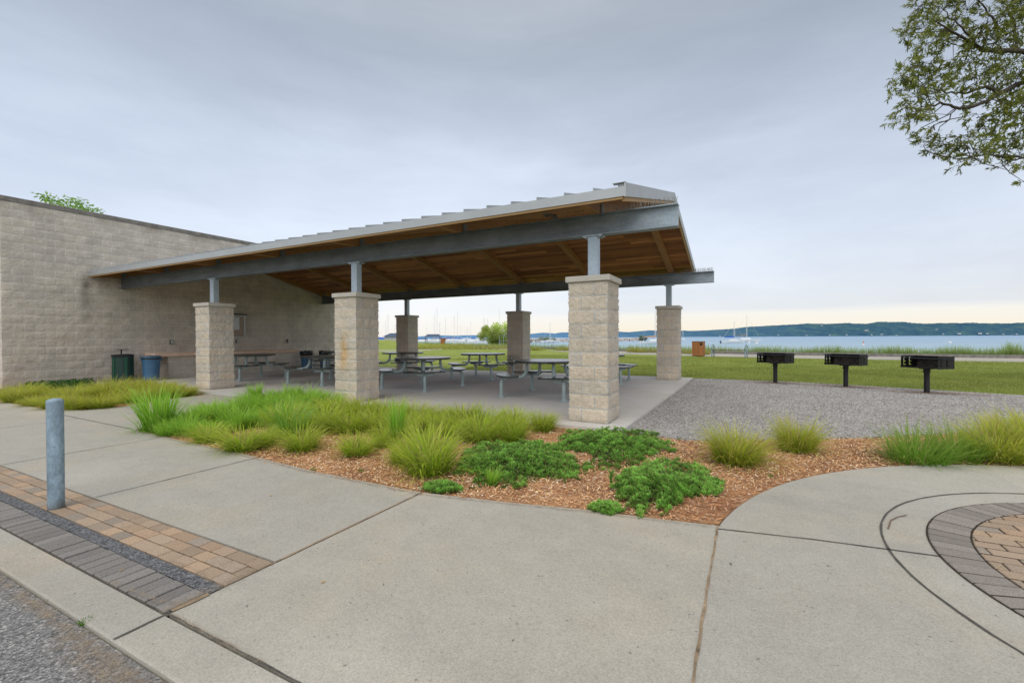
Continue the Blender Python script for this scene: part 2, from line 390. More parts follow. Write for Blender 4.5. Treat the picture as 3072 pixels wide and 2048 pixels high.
# shoreline as seen from the survey point: range along each bearing
kp = [(900, 1030), (1140, 1030), (1300, 1032), (1420, 1040), (1500, 1044), (1650, 1046.5), (1760, 1050), (1950, 1056.5), (2140, 1061), (2380, 1065.5), (2622, 1069.3), (3072, 1075.5), (3600, 1082)]
KERB = np.array([gz(x, y, -.05) for x, y in kp])
kaz = np.arctan2(KERB[:, 0]-CAM[0], KERB[:, 1]-CAM[1]); kr = np.hypot(KERB[:, 0]-CAM[0], KERB[:, 1]-CAM[1])
def shore(az): return np.interp(az, kaz, kr)
def baz(px): d = ray(px, 1010); return math.atan2(d[0], d[1])
def polar(az, r, z=0.0): return np.array([CAM[0]+math.sin(az)*r, CAM[1]+math.cos(az)*r, z])

azs = np.concatenate([np.linspace(-PI, -1.2, 24, endpoint=False), np.linspace(-1.2, .8, 220, endpoint=False), np.linspace(.8, PI, 28)])
rs = np.concatenate([[0.5], np.linspace(3, 24, 14), np.linspace(25, 60, 71), np.linspace(61, 200, 90), [260, 330, 420]])
A, Rr = np.meshgrid(azs, rs, indexing='ij')
X = CAM[0]+np.sin(A)*Rr; Y = CAM[1]+np.cos(A)*Rr
Sr = shore(A); Z = np.full_like(X, -.06)
over = np.clip(Rr-(Sr+.6), 0, None)
inview = (A > -1.15) & (A < .9)
Z -= np.where(inview, np.clip(over*.22, 0, 2.2), 0)
m0 = gz(1150, 1040, -.05)
mound = np.exp(-(((A-baz(1120))/.10)**2)-(((Rr-78)/13)**2)); Z += mound*1.05
nA, nR = A.shape
ii = np.arange(nA*nR).reshape(nA, nR)
F = np.stack([ii[:-1, :-1], ii[:-1, 1:], ii[1:, 1:], ii[1:, :-1]], -1).reshape(-1, 4)
lawn = struct('lawn', npmesh('lawn', np.c_[X.ravel(), Y.ravel(), Z.ravel()], F[:, ::-1], smooth=True), MAT['lawn'], 'mown green lawn between the pavilion and the lake shore')
mb = MB(); mb.add([(-9000, -300, -1.0), (9000, -300, -1.0), (9000, 9000, -1.0), (-9000, 9000, -1.0)], [(0, 1, 2, 3)])
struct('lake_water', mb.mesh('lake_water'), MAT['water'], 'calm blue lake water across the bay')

mb = MB(); mb.prism([(-60, -40), (60, -40), (60, -5.685), (-60, -5.685)], -.2, -.052)
struct('asphalt_road', mb.mesh('asphalt_road'), MAT['asphalt'], 'weathered grey asphalt along the kerb')
mb = MB(); mb.box((0, -5.582, -.115), (120, .195, .17), bev=.008)
struct('kerb', mb.mesh('kerb'), MAT['concrete'], 'flush concrete kerb strip beside the asphalt')
ZC = -.03
def arcp(c, r, a0, a1, n): return [(c[0]+r*math.cos(a0+(a1-a0)*i/n), c[1]+r*math.sin(a0+(a1-a0)*i/n)) for i in range(n+1)]
front = [(-.318, -3.65), (-1.1, -3.655), (-1.74, -3.64), (-2.9, -3.555), (-4.4, -3.50), (-5.55, -3.43)]
walk = [(-40, -4.935), (-.318, -4.935)]+front+[(-5.95, -2.2), (-6.35, -.605), (-8.95, -.605), (-8.72, -1.5), (-8.38, -2.5), (-8.5, -3.0), (-9.3, -3.24), (-11.5, -3.25), (-40, -3.25)]
mb = MB(); mb.prism(walk, -.16, ZC)
struct('walkway', mb.mesh('walkway'), MAT['concrete'], 'broad concrete walkway left of the wide plaza joint')
PC = (5.443, -3.911); PR = 3.622
plaza = [(-.304, -5.474), (9.06, -5.474)]+arcp(PC, PR, 0, math.radians(169.8), 60)+[(1.46, -3.34), (1.0, -3.40), (.36, -3.54), (-.304, -3.65)]
mb = MB(); mb.prism(plaza, -.16, ZC)
struct('plaza', mb.mesh('plaza'), MAT['concrete'], 'curved concrete plaza around the paver circle')
mb = MB(); mb.prism([(-14.6, -.6), (.57, -.6), (.57, 7.95), (-14.6, 7.95)], -.14, 0)
struct('pavilion_floor', mb.mesh('pavilion_floor'), MAT['slab'], 'concrete slab floor under the pavilion roof')
mb = MB(); mb.prism([(.575, -.55), (1.3, -.62), (1.75, -.5), (3.4, .55), (5.3, 1.95), (9, 3.6), (16, 5), (16, 5.2), (9, 6.0), (7.2, 6.85), (5.9, 7.3), (4.4, 7.85), (2.9, 8.2), (.575, 8.2)], -.14, -.036)
struct('gravel_bed', mb.mesh('gravel_bed'), MAT['gravel'], 'grey gravel patch around the charcoal grills')
mulchA = [(-5.5, -3.3)]+[(x, y+.03) for x, y in front[::-1]][1:]+[(.36, -3.5), (1.0, -3.36), (1.46, -3.3), (1.87, -3.2)]+arcp(PC, PR+.02, math.radians(168), math.radians(30), 40)+[(12, -1), (14, 4.9), (9, 3.55), (5.3, 1.9), (3.4, .5), (1.75, -.55), (1.3, -.67), (.56, -.61), (-6.3, -.61), (-5.9, -2.2)]
mulchB = [(-8.98, -.62), (-8.75, -1.5), (-8.41, -2.5), (-8.53, -2.98), (-9.3, -3.2), (-11.5, -3.21), (-17, -3.21), (-17, -2.4), (-14.55, -2.4), (-14.55, -.62)]
mb = MB(); mb.prism(mulchA, -.14, -.048); mb.prism(mulchB, -.14, -.048)
struct('mulch_bed', mb.mesh('mulch_bed'), MAT['mulch'], 'planting beds covered in orange wood chip mulch')

# joints: thin irregular strips
def strip(mb, pts, w, z, jit=.35, seg=.06):
    P = [np.array(p, float) for p in pts]; out = []
    for a, b in zip(P[:-1], P[1:]):
        n = max(1, int(np.linalg.norm(b-a)/seg)); out += [a+(b-a)*i/n for i in range(n)]
    out.append(P[-1]); V = []; 
    for i, p in enumerate(out):
        t = out[min(i+1, len(out)-1)]-out[max(i-1, 0)]; t /= np.linalg.norm(t)+1e-9; nn = np.array([-t[1], t[0]])
        a, b = w/2*(1+random.uniform(-jit, jit)), w/2*(1+random.uniform(-jit, jit)); V += [(*(p+nn*a), z), (*(p-nn*b), z)]
    mb.add(V, [(2*i, 2*i+1, 2*i+3, 2*i+2) for i in range(len(out)-1)])
mb = MB(); ZJ = ZC+.004
for x, y1 in ((-2.57, -3.58), (-4.63, -3.5), (-7.42, -3.43), (-9.9, -3.27), (-12.3, -3.27)): strip(mb, [(x, -4.93), (x, y1)], .010, ZJ)
strip(mb, [(-8.55, -3.36), (-5.62, -3.44)], .012, ZJ)
strip(mb, [(1.875, -3.33), (2.4, -3.235), (3.04, -3.16)], .012, ZJ)
strip(mb, arcp((4.5446, -3.1889), 1.76, math.radians(20), math.radians(330), 120), .013, ZJ)
strip(mb, [(-.31, -5.478), (9, -5.478)], .008, ZJ, .7); strip(mb, [(-.311, -5.68), (-.311, -5.47)], .012, ZJ)
struct('control_joints', mb.mesh('control_joints'), MAT['joint'], 'dark joint lines cut across the concrete paving')
mb = MB()
strip(mb, [(-.311, -4.98), (-.311, -3.66)], .016, ZJ+.001); strip(mb, [(-.311, -5.46), (-.311, -5.3)], .020, ZJ+.001, .6)
strip(mb, [(1.87, -3.29), (1.872, -5.47)], .011, ZJ+.001, .6)
struct('sandy_joints', mb.mesh('sandy_joints'), MAT['joint_sand'], 'sand filled expansion joints in the concrete')

# pavers
def brick(mb, poly, z0, z1, col, b=.004):
    """one paver: bevelled prism over a convex polygon"""
    c = np.mean(poly, axis=0); n = len(poly)
    inner = [tuple(np.array(p)+(c-np.array(p))/max(1e-6, np.linalg.norm(c-np.array(p)))*b*1.6) for p in poly]
    mb.col = col
    V = [(*p, z0) for p in poly]+[(*p, z1-b) for p in poly]+[(*p, z1) for p in inner]
    F = [tuple(range(2*n, 3*n))]
    for k_ in (0, 1): F += [(k_*n+i, k_*n+(i+1) % n, (k_+1)*n+(i+1) % n, (k_+1)*n+i) for i in range(n)]
    mb.add(V, F)
def tan(): 
    b = random.random()
    base = random.choice([(.40, .28, .19), (.355, .265, .19), (.33, .26, .195), (.41, .295, .20), (.30, .25, .20), (.37, .28, .20), (.335, .255, .18)])
    s = random.uniform(.88, 1.1); return tuple(x*s for x in base)
def grey():
    s = random.uniform(.82, 1.15); return tuple(x*s for x in (.215, .20, .185))
mb = MB(); mb.prism([(-30, -5.478), (-.324, -5.478), (-.324, -4.94), (-30, -4.94)], -.16, -.046)
struct('paver_bedding', mb.mesh('paver_bedding'), MAT['sandbed'], 'sandy bedding under the paver band')
mb = MB()
for r in range(3):
    x = -.326-(.09 if r % 2 else 0); y0 = -4.945-.0905*(r+1)
    if r % 2: brick(mb, [(-.412, y0+.003), (-.327, y0+.003), (-.327, y0+.0875), (-.412, y0+.0875)], -.1, ZC-.001+random.uniform(-.002, .002), tan())
    while x > -16:
        L = random.choice([.135, .135, .135, .19]); dz = random.uniform(-.002, .003)
        brick(mb, [(x-L+.006, y0+.005), (x, y0+.005), (x, y0+.0865), (x-L+.006, y0+.0865)], -.1, ZC+dz, tan()); x -= L
x = -.345
while x > -16:
    dz = random.uniform(-.003, .003)
    brick(mb, [(x-.082, -5.474), (x, -5.474), (x, -5.300), (x-.082, -5.300)], -.1, ZC+dz, grey()); x -= random.choice([.088, .09, .096])
struct('paver_band', mb.mesh('paver_band', usecol=True), MAT['paver'], 'band of tan and grey pavers along the kerb')
mb = MB(); mb.prism([(-30, -5.296), (-.326, -5.296), (-.326, -5.222), (-30, -5.222)], -.12, -.033)
struct('chipping_strip', mb.mesh('chipping_strip'), MAT['chippings'], 'narrow strip of dark stone chippings between paver rows')
RC = (4.49, -3.14)
mb = MB(); V = arcp(RC, 1.475, 0, 2*PI, 96)[:-1]; mb.add([(*p, ZC+.004) for p in V], [tuple(range(96))])
MAT['circle_bed'] = m_plain('circle_bed', (.06, .05, .04), 1.0, 0, .4, 30, spec=0.0)
struct('circle_bedding', mb.mesh('circle_bedding'), MAT['circle_bed'], 'sand bed beneath the paver circle')
mb = MB(); nb = 84
for i in range(nb):
    a0 = 2*PI*i/nb+.0052; a1 = 2*PI*(i+1)/nb-.0052
    q = [(RC[0]+r*math.cos(a), RC[1]+r*math.sin(a)) for r, a in ((1.272, a0), (1.465, a0), (1.465, a1), (1.272, a1))]
    brick(mb, q, ZC-.05, ZC+.009+random.uniform(-.002, .002), tuple(g_*m_ for g_, m_ in zip(grey(), (1.22, 1.16, 1.10))))
def clip_circle(poly, c, r):
    out = []
    n = len(poly)
    for i in range(n):
        a, b = np.array(poly[i]), np.array(poly[(i+1) % n]); ia, ib = np.hypot(*(a-c)) <= r, np.hypot(*(b-c)) <= r
        if ia: out.append(tuple(a))
        if ia != ib:
            lo, hi = 0.0, 1.0
            for _ in range(30):
                mdl = (lo+hi)/2
                if (np.hypot(*(a+(b-a)*mdl-c)) <= r) == ia: lo = mdl
                else: hi = mdl
            out.append(tuple(a+(b-a)*lo))
    return out
yy = -1.3; row = 0
while yy < 1.3:
    xx = -1.4-(.1 if row % 2 else 0)
    while xx < 1.4:
        q = [(RC[0]+xx, RC[1]+yy), (RC[0]+xx+.194, RC[1]+yy), (RC[0]+xx+.194, RC[1]+yy+.086), (RC[0]+xx, RC[1]+yy+.086)]
        qc = clip_circle(q, np.array(RC), 1.262)
        if len(qc) >= 3: brick(mb, qc, ZC-.05, ZC+.009+random.uniform(-.002, .002), tan())
        xx += .203
    yy += .102; row += 1
struct('paver_circle', mb.mesh('paver_circle', usecol=True), MAT['paver'], 'paver circle with grey rim and tan centre')

k = N('sand_film', .95, spec=.1)
k.out(k.mix(k.noise(70, 3), (.30, .235, .165), (.42, .335, .24)))
fa = k.math('MULTIPLY', k.attr(), k.math('MULTIPLY', k.ramp(k.noise(16, 6, .8), [(.36, 0.0), (.66, 1.0)]), k.ramp(k.noise(190, 2, .8), [(.40, .15), (.6, 1.0)]))); k.setin(k.b.inputs['Alpha'], k.ramp(fa, [(.04, 0.0), (.6, .85)])); MAT['sand_film'] = k.m
def film(pts, w, z):
    P = [np.array(p, float) for p in pts]; out = []
    for a, b in zip(P[:-1], P[1:]):
        n = max(1, int(np.linalg.norm(b-a)/.05)); out += [a+(b-a)*i/n for i in range(n)]
    out.append(P[-1]); V = []; C_ = []; F = []
    for i, p in enumerate(out):
        t = out[min(i+1, len(out)-1)]-out[max(i-1, 0)]; t /= np.linalg.norm(t)+1e-9; nn = np.array([-t[1], t[0]]); ww = w*random.uniform(.6, 1.3); e_ = 0 if i in (0, len(out)-1) else 1
        for q, c_ in ((-1, 0), (0, e_), (1, 0)): V.append((*(p+nn*ww*q), z)); C_.append((c_,)*3)
        if i: F += [(3*i-3+q, 3*i-2+q, 3*i+1+q, 3*i+q) for q in (0, 1)]
    return V, F, C_
SV, SF, SCc = [], [], []
for pts, w_, z_ in [([(-.36, -5.5), (-.335, -5.35), (-.33, -5.1), (-.33, -4.96)], .055, ZC+.009), ([(-.9, -5.47), (-.6, -5.46), (-.36, -5.44)], .03, ZC+.009), ([(-.31, -5.47), (-.1, -5.478), (.4, -5.48)], .02, ZC+.008), ([(-.40, -5.25), (-.6, -5.2), (-.9, -5.21)], .022, ZC+.009),
                    ([(-6, -5.70), (-3, -5.71), (-1, -5.72), (.1, -5.73), (1, -5.74), (3, -5.72)], .06, -.047), ([(-.6, -5.75), (.2, -5.82), (.8, -5.9)], .09, -.0435), ([(-5.5, -3.47), (-4.4, -3.54), (-2.9, -3.60), (-1.7, -3.69), (-.3, -3.70), (.4, -3.57), (1.0, -3.44), (1.85, -3.32)], .03, ZC+.006)]:
    v, f, c_ = film(pts, w_, z_); b_ = len(SV); SV += v; SF += [tuple(i+b_ for i in q) for q in f]; SCc += c_
struct('drifted_sand', npmesh('drifted_sand', np.array(SV), np.array(SF), np.array(SCc)), MAT['sand_film'], 'thin drifts of tan sand along the joints and kerb')

# lakeside path with low kerb wall, and the thin far paths
KP = [KERB[i] for i in range(3, len(KERB))]
kxy = [np.array(p[:2]) for p in KP]
def offset_line(P, d):
    out = []
    for i, p in enumerate(P):
        t = P[min(i+1, len(P)-1)]-P[max(i-1, 0)]; t = t/np.linalg.norm(t); out.append(p+np.array([t[1], -t[0]])*d)
    return out
sel = kxy[3:]
near = offset_line(sel, 4.6); mb = MB(); mb.prism([tuple(p) for p in sel]+[tuple(p) for p in near[::-1]], -.2, -.04)
struct('lakeside_path', mb.mesh('lakeside_path'), MAT['concrete'], 'pale concrete path along the lake shore')
mb = MB(); o1 = offset_line(kxy, -.32); mb.prism([tuple(p) for p in kxy]+[tuple(p) for p in o1[::-1]], -.3, .14)
kw = mb.build('retaining_kerb', MAT['coping']); tag(kw, 'low grey kerb wall between lakeside path and reeds', 'kerb wall')
mb = MB()
for pts in ([(1100, 1051.5), (1190, 1051), (1290, 1049), (1330, 1046)], [(1365, 1036.5), (1420, 1041), (1500, 1047), (1560, 1049)]):
    up = [gz(x, y-1.2, -.05) for x, y in pts]; dn = [gz(x, y+1.2, -.05) for x, y in pts]
    V = [(*p[:2], -.045) for p in up]+[(*p[:2], -.045) for p in dn]; n = len(pts)
    mb.add(V, [(i, i+1, n+i+1, n+i) for i in range(n-1)])
struct('sandy_path', mb.mesh('sandy_path'), MAT['cap'], 'thin pale paths winding through the far grass')

# ------------------------------------------------------------------ split-face masonry
def smooth_noise(h, w, cells_h, cells_w):
    g = rng.random((cells_h+1, cells_w+1)); yi = np.linspace(0, cells_h, h); xi = np.linspace(0, cells_w, w)
    tmp = np.array([np.interp(xi, np.arange(cells_w+1), r) for r in g]).T
    return np.array([np.interp(yi, np.arange(cells_h+1), c_) for c_ in tmp]).T-.5
def relief(nv, nu, per_course, per_half, amp, parity=0):
    vi = np.arange(nv+1)[:, None]; ui = np.arange(nu+1)[None, :]
    course = vi//per_course; vj = (vi % per_course == 0)
    uoff = np.where((course+parity) % 2 == 1, per_half, 0)
    uj = ((ui+uoff) % (2*per_half) == 0)
    joint = vj | uj
    a = (vi % per_course)/per_course; b = ((ui+uoff) % (2*per_half))/(2*per_half)
    bulge = (np.sin(PI*a)*np.sin(PI*b)); bulge = np.clip(bulge, 0, 1)**.35
    ns = smooth_noise(nv+1, nu+1, (nv+1)//3, (nu+1)//3)*1.0+smooth_noise(nv+1, nu+1, (nv+1)//7+1, (nu+1)//7+1)*1.4+rng.normal(0, .16, (nv+1, nu+1))
    blk = rng.normal(0, .25, (nv//per_course+2, nu//per_half+3))
    d = amp*(.75*bulge+ns*.8+blk[course, (ui+uoff)//(2*per_half)])
    return np.where(joint, -amp*.1, np.maximum(d, -amp*.3))
def pillar_mesh(seed, stain=None):
    Hc = 10; pc = 12; nv = Hc*pc; nu = 36; W = .609; amp = .011; Hh = 2.03
    V = []; F = []; C_ = []; U = []
    cor = [(-1, -1), (1, -1), (1, 1), (-1, 1)]
    edges = [np.clip(rng.normal(.4, .5, nv+1), -.3, 1.3)*amp for _ in range(4)]
    for e in edges: e[::pc] = -.002
    for f in range(4):
        a, b = np.array(cor[f], float)*.29, np.array(cor[(f+1) % 4], float)*.29
        t = (b-a)/np.linalg.norm(b-a); n = np.array([t[1], -t[0]])
        D = relief(nv, nu, pc, 12, amp, f % 2); D[:, 0] = edges[f]; D[:, -1] = edges[(f+1) % 4]
        u = np.arange(nu+1)/nu; wl = np.clip(1-u*nu/2, 0, 1); wr = np.clip(1-(1-u)*nu/2, 0, 1)
        z = np.arange(nv+1)/nv*Hh
        T = -edges[f][:, None]*wl+edges[(f+1) % 4][:, None]*wr
        P = a[None, None]+(b-a)[None, None]*u[None, :, None]+n*D[..., None]+t*T[..., None]
        base = len(V)//1
        off = sum(len(x) for x in V) if V else 0
        V.append(np.concatenate([P, np.broadcast_to(z[:, None, None], (nv+1, nu+1, 1))], -1).reshape(-1, 3))
        idx = np.arange((nv+1)*(nu+1)).reshape(nv+1, nu+1)+off
        F.append(np.stack([idx[:-1, :-1], idx[:-1, 1:], idx[1:, 1:], idx[1:, :-1]], -1).reshape(-1, 4))
        uu = np.broadcast_to(u[None]*W, (nv+1, nu+1)); vv = np.broadcast_to(z[:, None], (nv+1, nu+1))
        U.append(np.stack([uu+(.203 if f % 2 else 0)+f*4.06, vv+.0001], -1).reshape(-1, 2))
        col = np.ones((nv+1, nu+1, 3))
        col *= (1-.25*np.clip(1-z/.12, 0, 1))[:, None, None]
        if stain and stain[0] == f:
            g = np.exp(-((uu-stain[1])/.11)**2-((vv-stain[2])/.32)**2)*(.6+.8*np.abs(smooth_noise(nv+1, nu+1, 20, 8)))
            col *= 1-g[..., None]*np.array([.02, .35, .75])
        C_.append(col.reshape(-1, 3))
    return npmesh('pillar', np.concatenate(V), np.concatenate(F), np.concatenate(C_), np.concatenate(U))

# pavilion -----------------------------------------------------------------
BAY = 4.8932; DEP = 7.1865
pav = empty('picnic_pavilion', (-7, 3.6, 0), 0, 'open picnic pavilion with timber ceiling, steel beams and stone block pillars', 'pavilion')
def pchild(o):
    o.parent = pav; o.matrix_parent_inverse = Matrix.Translation((-7, 3.6, 0)).inverted(); return o
cap_me = MB().box((0, 0, 2.03+.0425), (.665, .665, .085), bev=.008).mesh('pillar_cap')
pm = MB(); pm.box((0, 0, (2.115+2.725)/2), (.15, .15, 2.725-2.115), bev=.012); post_me = pm.mesh('post')
pl_me = MB().box((0, 0, 2.732), (.30, .17, .014)).box((.11, .05, 2.718), (.03, .03, .02)).box((-.11, .05, 2.718), (.03, .03, .02)).box((.11, -.05, 2.718), (.03, .03, .02)).box((-.11, -.05, 2.718), (.03, .03, .02)).mesh('cap_plate')
for j in range(2):
    for i in range(3):
        x, y = -i*BAY, j*DEP
        o = pchild(link('pillar', pillar_mesh(i+3*j, (0, .26, .95) if (i, j) == (1, 0) else None), MAT['pillar'])); o.location = (x, y, 0)
        if (i, j) == (1, 0): o['label'] = 'block pillar with rusty orange stain halfway up'
        c_ = link('pillar_cap', cap_me, MAT['cap'], o)
        p = pchild(link('post', post_me, MAT['galv'])); p.location = (x, y, 0)
        link('cap_plate', pl_me, MAT['galv'], p)
XW = -14.6
for y in (0, DEP):
    mb = MB(); x0, x1 = XW+.02, 1.2; L = x1-x0; cx = (x0+x1)/2
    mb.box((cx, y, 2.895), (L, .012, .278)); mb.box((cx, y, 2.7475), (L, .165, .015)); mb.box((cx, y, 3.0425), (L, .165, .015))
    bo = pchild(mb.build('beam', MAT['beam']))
    mb = MB()
    x = .35
    while x < 1.17:
        for s in (-.055, 0, .05):
            mb.tube([(x+random.uniform(-.01, .01), y+s*.6, 3.05), (x+random.uniform(-.03, .03), y+s+random.uniform(-.03, .03), 3.05+random.uniform(.09, .12))], .003, 3)
        x += .03
    x = -1.6
    while x < .35 and y == 0:
        mb.tube([(x, y-.05, 3.05), (x+random.uniform(-.03, .03), y-.06, 3.05+.1)], .0022, 3); x += .04
    sp_ = mb.build('bird_spikes', MAT['wire'], bo)
RY = DEP/2; EY = -.75
def ztop(y): return 3.16+.25*(RY-EY-abs(y-RY))
RX0, RX1 = XW+.012, .65
def slope_slab(mb, x0, x1, zo0, zo1, e0=EY, e1=DEP-EY):
    y0, y1 = e0, e1
    V = []
    for x in (x0, x1):
        V += [(x, y0, ztop(y0)+zo1), (x, RY, ztop(RY)+zo1), (x, y1, ztop(y1)+zo1), (x, y1, ztop(y1)+zo0), (x, RY, ztop(RY)+zo0), (x, y0, ztop(y0)+zo0)]
    F = [(0, 1, 4, 5), (1, 2, 3, 4), (11, 10, 7, 6), (10, 9, 8, 7)]
    F += [(i, i+6, (i+1) % 6+6, (i+1) % 6)[::-1] for i in range(6)]
    mb.add(V, F)
mb = MB(); slope_slab(mb, RX0, RX1-.01, -.05, 0, EY+.005, DEP-EY-.005)
roof = pchild(mb.build('roof', MAT['roof']))
mb = MB(); x = RX1-.42
while x > RX0:
    for sgn in (-1, 1):
        y0 = EY-.004 if sgn < 0 else DEP-EY+.004
        V = []
        for xx in (x-.006, x+.006):
            V += [(xx, y0, ztop(y0)-.004), (xx, RY, ztop(RY)-.004), (xx, RY, ztop(RY)+.045), (xx, y0, ztop(y0)+.045)]
        mb.add(V, [(0, 1, 2, 3), (7, 6, 5, 4), (0, 4, 5, 1), (2, 6, 7, 3), (0, 3, 7, 4)])
    x -= .41
s_ = mb.build('standing_seams', MAT['roof'], roof); s_.matrix_parent_inverse = Matrix.Translation((0, 0, 0))
mb = MB()
for y in (EY, DEP-EY): MB().box(((RX0+RX1)/2, y+(-.008 if y < 0 else .008), ztop(y)-.062), (RX1-RX0, .016, .125)).build('eave_fascia', MAT['roof'], roof)
mb = MB()
for sgn in (-1, 1):
    y0 = EY-.017 if sgn < 0 else DEP-EY+.017
    V = []
    for xx in (RX1-.008, RX1+.012):
        V += [(xx, y0, ztop(y0)-.13), (xx, RY, ztop(RY)-.13), (xx, RY, ztop(RY)+.05), (xx, y0, ztop(y0)+.05)]
    Fq = [(0, 1, 2, 3), (7, 6, 5, 4), (0, 4, 5, 1), (2, 6, 7, 3), (0, 3, 7, 4)]
    mb.add(V, Fq)
mb.box((RX1-.075, EY+.03, ztop(EY)+.056), (.17, .09, .005)); mb.box((RX1-.05, EY+.03, ztop(EY)+.02), (.10, .006, .07))
mb.build('rake_fascia', MAT['roof'], roof)
mb = MB(); slope_slab(mb, RX0, RX1-.03, -.13, -.055, EY+.03, DEP-EY-.03)
pchild(mb.build('timber_ceiling', MAT['deck']))
mb = MB()
for y in (EY+.016, DEP-EY-.016): pchild(MB().box(((RX0+RX1-.03)/2, y, ztop(y)-.103), (RX1-RX0-.03, .028, .11)).build('eave_trim', MAT['trim']))
mb = MB()
slope_slab(mb, RX1-.045, RX1-.015, -.185, -.052, EY+.03, DEP-EY-.03)
pchild(mb.build('rake_trim', MAT['trim']))
br_me = MB().box((0, -.0, 3.105), (.012, .13, .10)).box((0, 0, 3.056), (.16, .13, .01)).box((.075, 0, 3.12), (.008, .11, .14)).box((-.075, 0, 3.12), (.008, .11, .14)).mesh('bracket')
for i in range(7):
    xr = .06-2.432*i
    if i == 6: xr = XW+.12
    mb = MB(); V = []
    prof_ = [(EY+.1, -.131), (RY, -.131), (DEP-EY-.1, -.131), (DEP-EY-.1, -.165), (DEP+.12, -.285), (RY, -.29), (-.12, -.285), (EY+.1, -.165)]
    for xx in (xr-.065, xr+.065): V += [(xx, y_, ztop(y_)+o_) for y_, o_ in prof_]
    mb.add(V, [(0, 1, 5, 6, 7), (1, 2, 3, 4, 5), (15, 14, 13, 9, 8), (13, 12, 11, 10, 9)]+[(i, i+8, (i+1) % 8+8, (i+1) % 8)[::-1] for i in range(8)])
    ro = pchild(mb.build('rafter', MAT['rafter']))
    for y in (0, DEP):
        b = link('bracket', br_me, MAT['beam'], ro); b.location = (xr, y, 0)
# small fixture on the near beam
fx = MB(); fx.lathe([(.05, 0), (.055, .03), (.045, .07), (.02, .09)], (0, 0, 0), 14); fx.tube([(0, 0, .07), (-.06, 0, .1), (-.12, .0, .09)], .012, 6)
fx.lathe([(.012, .06), (.07, .085), (.075, .10), (.06, .105)], (-.12, 0, 0), 14)
fo = pchild(fx.build('ceiling_fixture', MAT['camera_body'], smooth=35)); fo.location = (-.62, -.03, 3.05)
fx = MB(); fx.tube([(-12.35, -.05, 3.06), (-12.3, -.08, 3.13), (-12.25, -.1, 3.1)], .025, 6); fx.tube([(-12.25, -.1, 3.1), (-12.15, -.05, 3.08), (-12.1, -.08, 3.13)], .028, 6)
pchild(fx.build('floodlight', MAT['camera_body']))

# building -------------------------------------------------------------------
bld = empty('block_building', (-19, 3, 0), 0, 'long windowless building of tan split face concrete block', 'building')
def bchild(o): o.parent = bld; o.matrix_parent_inverse = Matrix.Translation((-19, 3, 0)).inverted(); return o
def panel(origin, tdir, ncol, ncourse, per=7, half=7, amp=.011, stains=None, rh=.203):
    nv, nu = ncourse*per, ncol*2*half; W = ncol*.406; Hh = ncourse*rh
    D = relief(nv, nu, per, half, amp); D[:, 0] = 0; D[:, -1] = 0; t = np.array(tdir, float); n = np.array([t[1], -t[0]])
    u = np.linspace(0, W, nu+1); z = np.linspace(0, Hh, nv+1)
    P = np.array(origin[:2])[None, None]+t*u[None, :, None]+n*D[..., None]
    V = np.concatenate([P, np.broadcast_to((z+origin[2])[:, None, None], (nv+1, nu+1, 1))], -1).reshape(-1, 3)
    idx = np.arange((nv+1)*(nu+1)).reshape(nv+1, nu+1)
    Fq = np.stack([idx[:-1, :-1], idx[:-1, 1:], idx[1:, 1:], idx[1:, :-1]], -1).reshape(-1, 4)
    uu = np.broadcast_to(u[None], (nv+1, nu+1)); vv = np.broadcast_to(z[:, None], (nv+1, nu+1))
    col = np.ones((nv+1, nu+1, 3))
    if stains is not None: col = stains(uu, vv, col)
    return npmesh('wall', V, Fq, col.reshape(-1, 3), np.stack([uu, vv*.203/rh+.0001], -1).reshape(-1, 2))
def wall_stains(u, v, col):
    h, w = u.shape
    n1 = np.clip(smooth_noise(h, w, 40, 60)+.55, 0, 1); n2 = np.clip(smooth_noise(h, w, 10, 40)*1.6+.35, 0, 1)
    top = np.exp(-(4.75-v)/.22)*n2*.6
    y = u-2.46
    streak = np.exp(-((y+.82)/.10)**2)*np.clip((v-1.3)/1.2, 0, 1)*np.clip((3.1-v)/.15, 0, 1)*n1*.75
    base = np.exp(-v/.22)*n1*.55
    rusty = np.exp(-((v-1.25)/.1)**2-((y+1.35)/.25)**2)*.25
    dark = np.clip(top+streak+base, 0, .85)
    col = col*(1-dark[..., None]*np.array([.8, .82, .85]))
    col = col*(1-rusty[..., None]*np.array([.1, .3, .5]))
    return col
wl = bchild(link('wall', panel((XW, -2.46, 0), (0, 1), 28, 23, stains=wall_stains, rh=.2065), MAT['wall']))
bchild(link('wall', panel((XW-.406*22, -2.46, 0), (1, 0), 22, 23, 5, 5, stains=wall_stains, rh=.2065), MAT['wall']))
mb = MB(); mb.box(((XW-.03+XW-9)/2, (-2.43+8.85)/2, 2.33), (8.9, 11.2, 4.78))
bchild(mb.build('building_core', MAT['coping']))
mb = MB(); yb = 8.91
mb.box((XW-.16, (-2.50+yb)/2, 4.7495+.065), (.36, yb+2.5, .13), bev=.01); mb.box((XW-4.7, -2.34, 4.7495+.0645), (8.7, .34, .129), bev=.01)
bchild(mb.build('coping', MAT['coping']))
mb = MB(); mb.prism([(XW-.02, -2.46), (XW-.0, -2.46), (XW-.0, 8.9), (XW-.02, 8.9)], -.15, .004); mb.prism([(XW-8.9, -2.46), (XW-.02, -2.46), (XW-.02, -2.42), (XW-8.9, -2.42)], -.15, .004)
bchild(mb.build('footing', MAT['coping']))

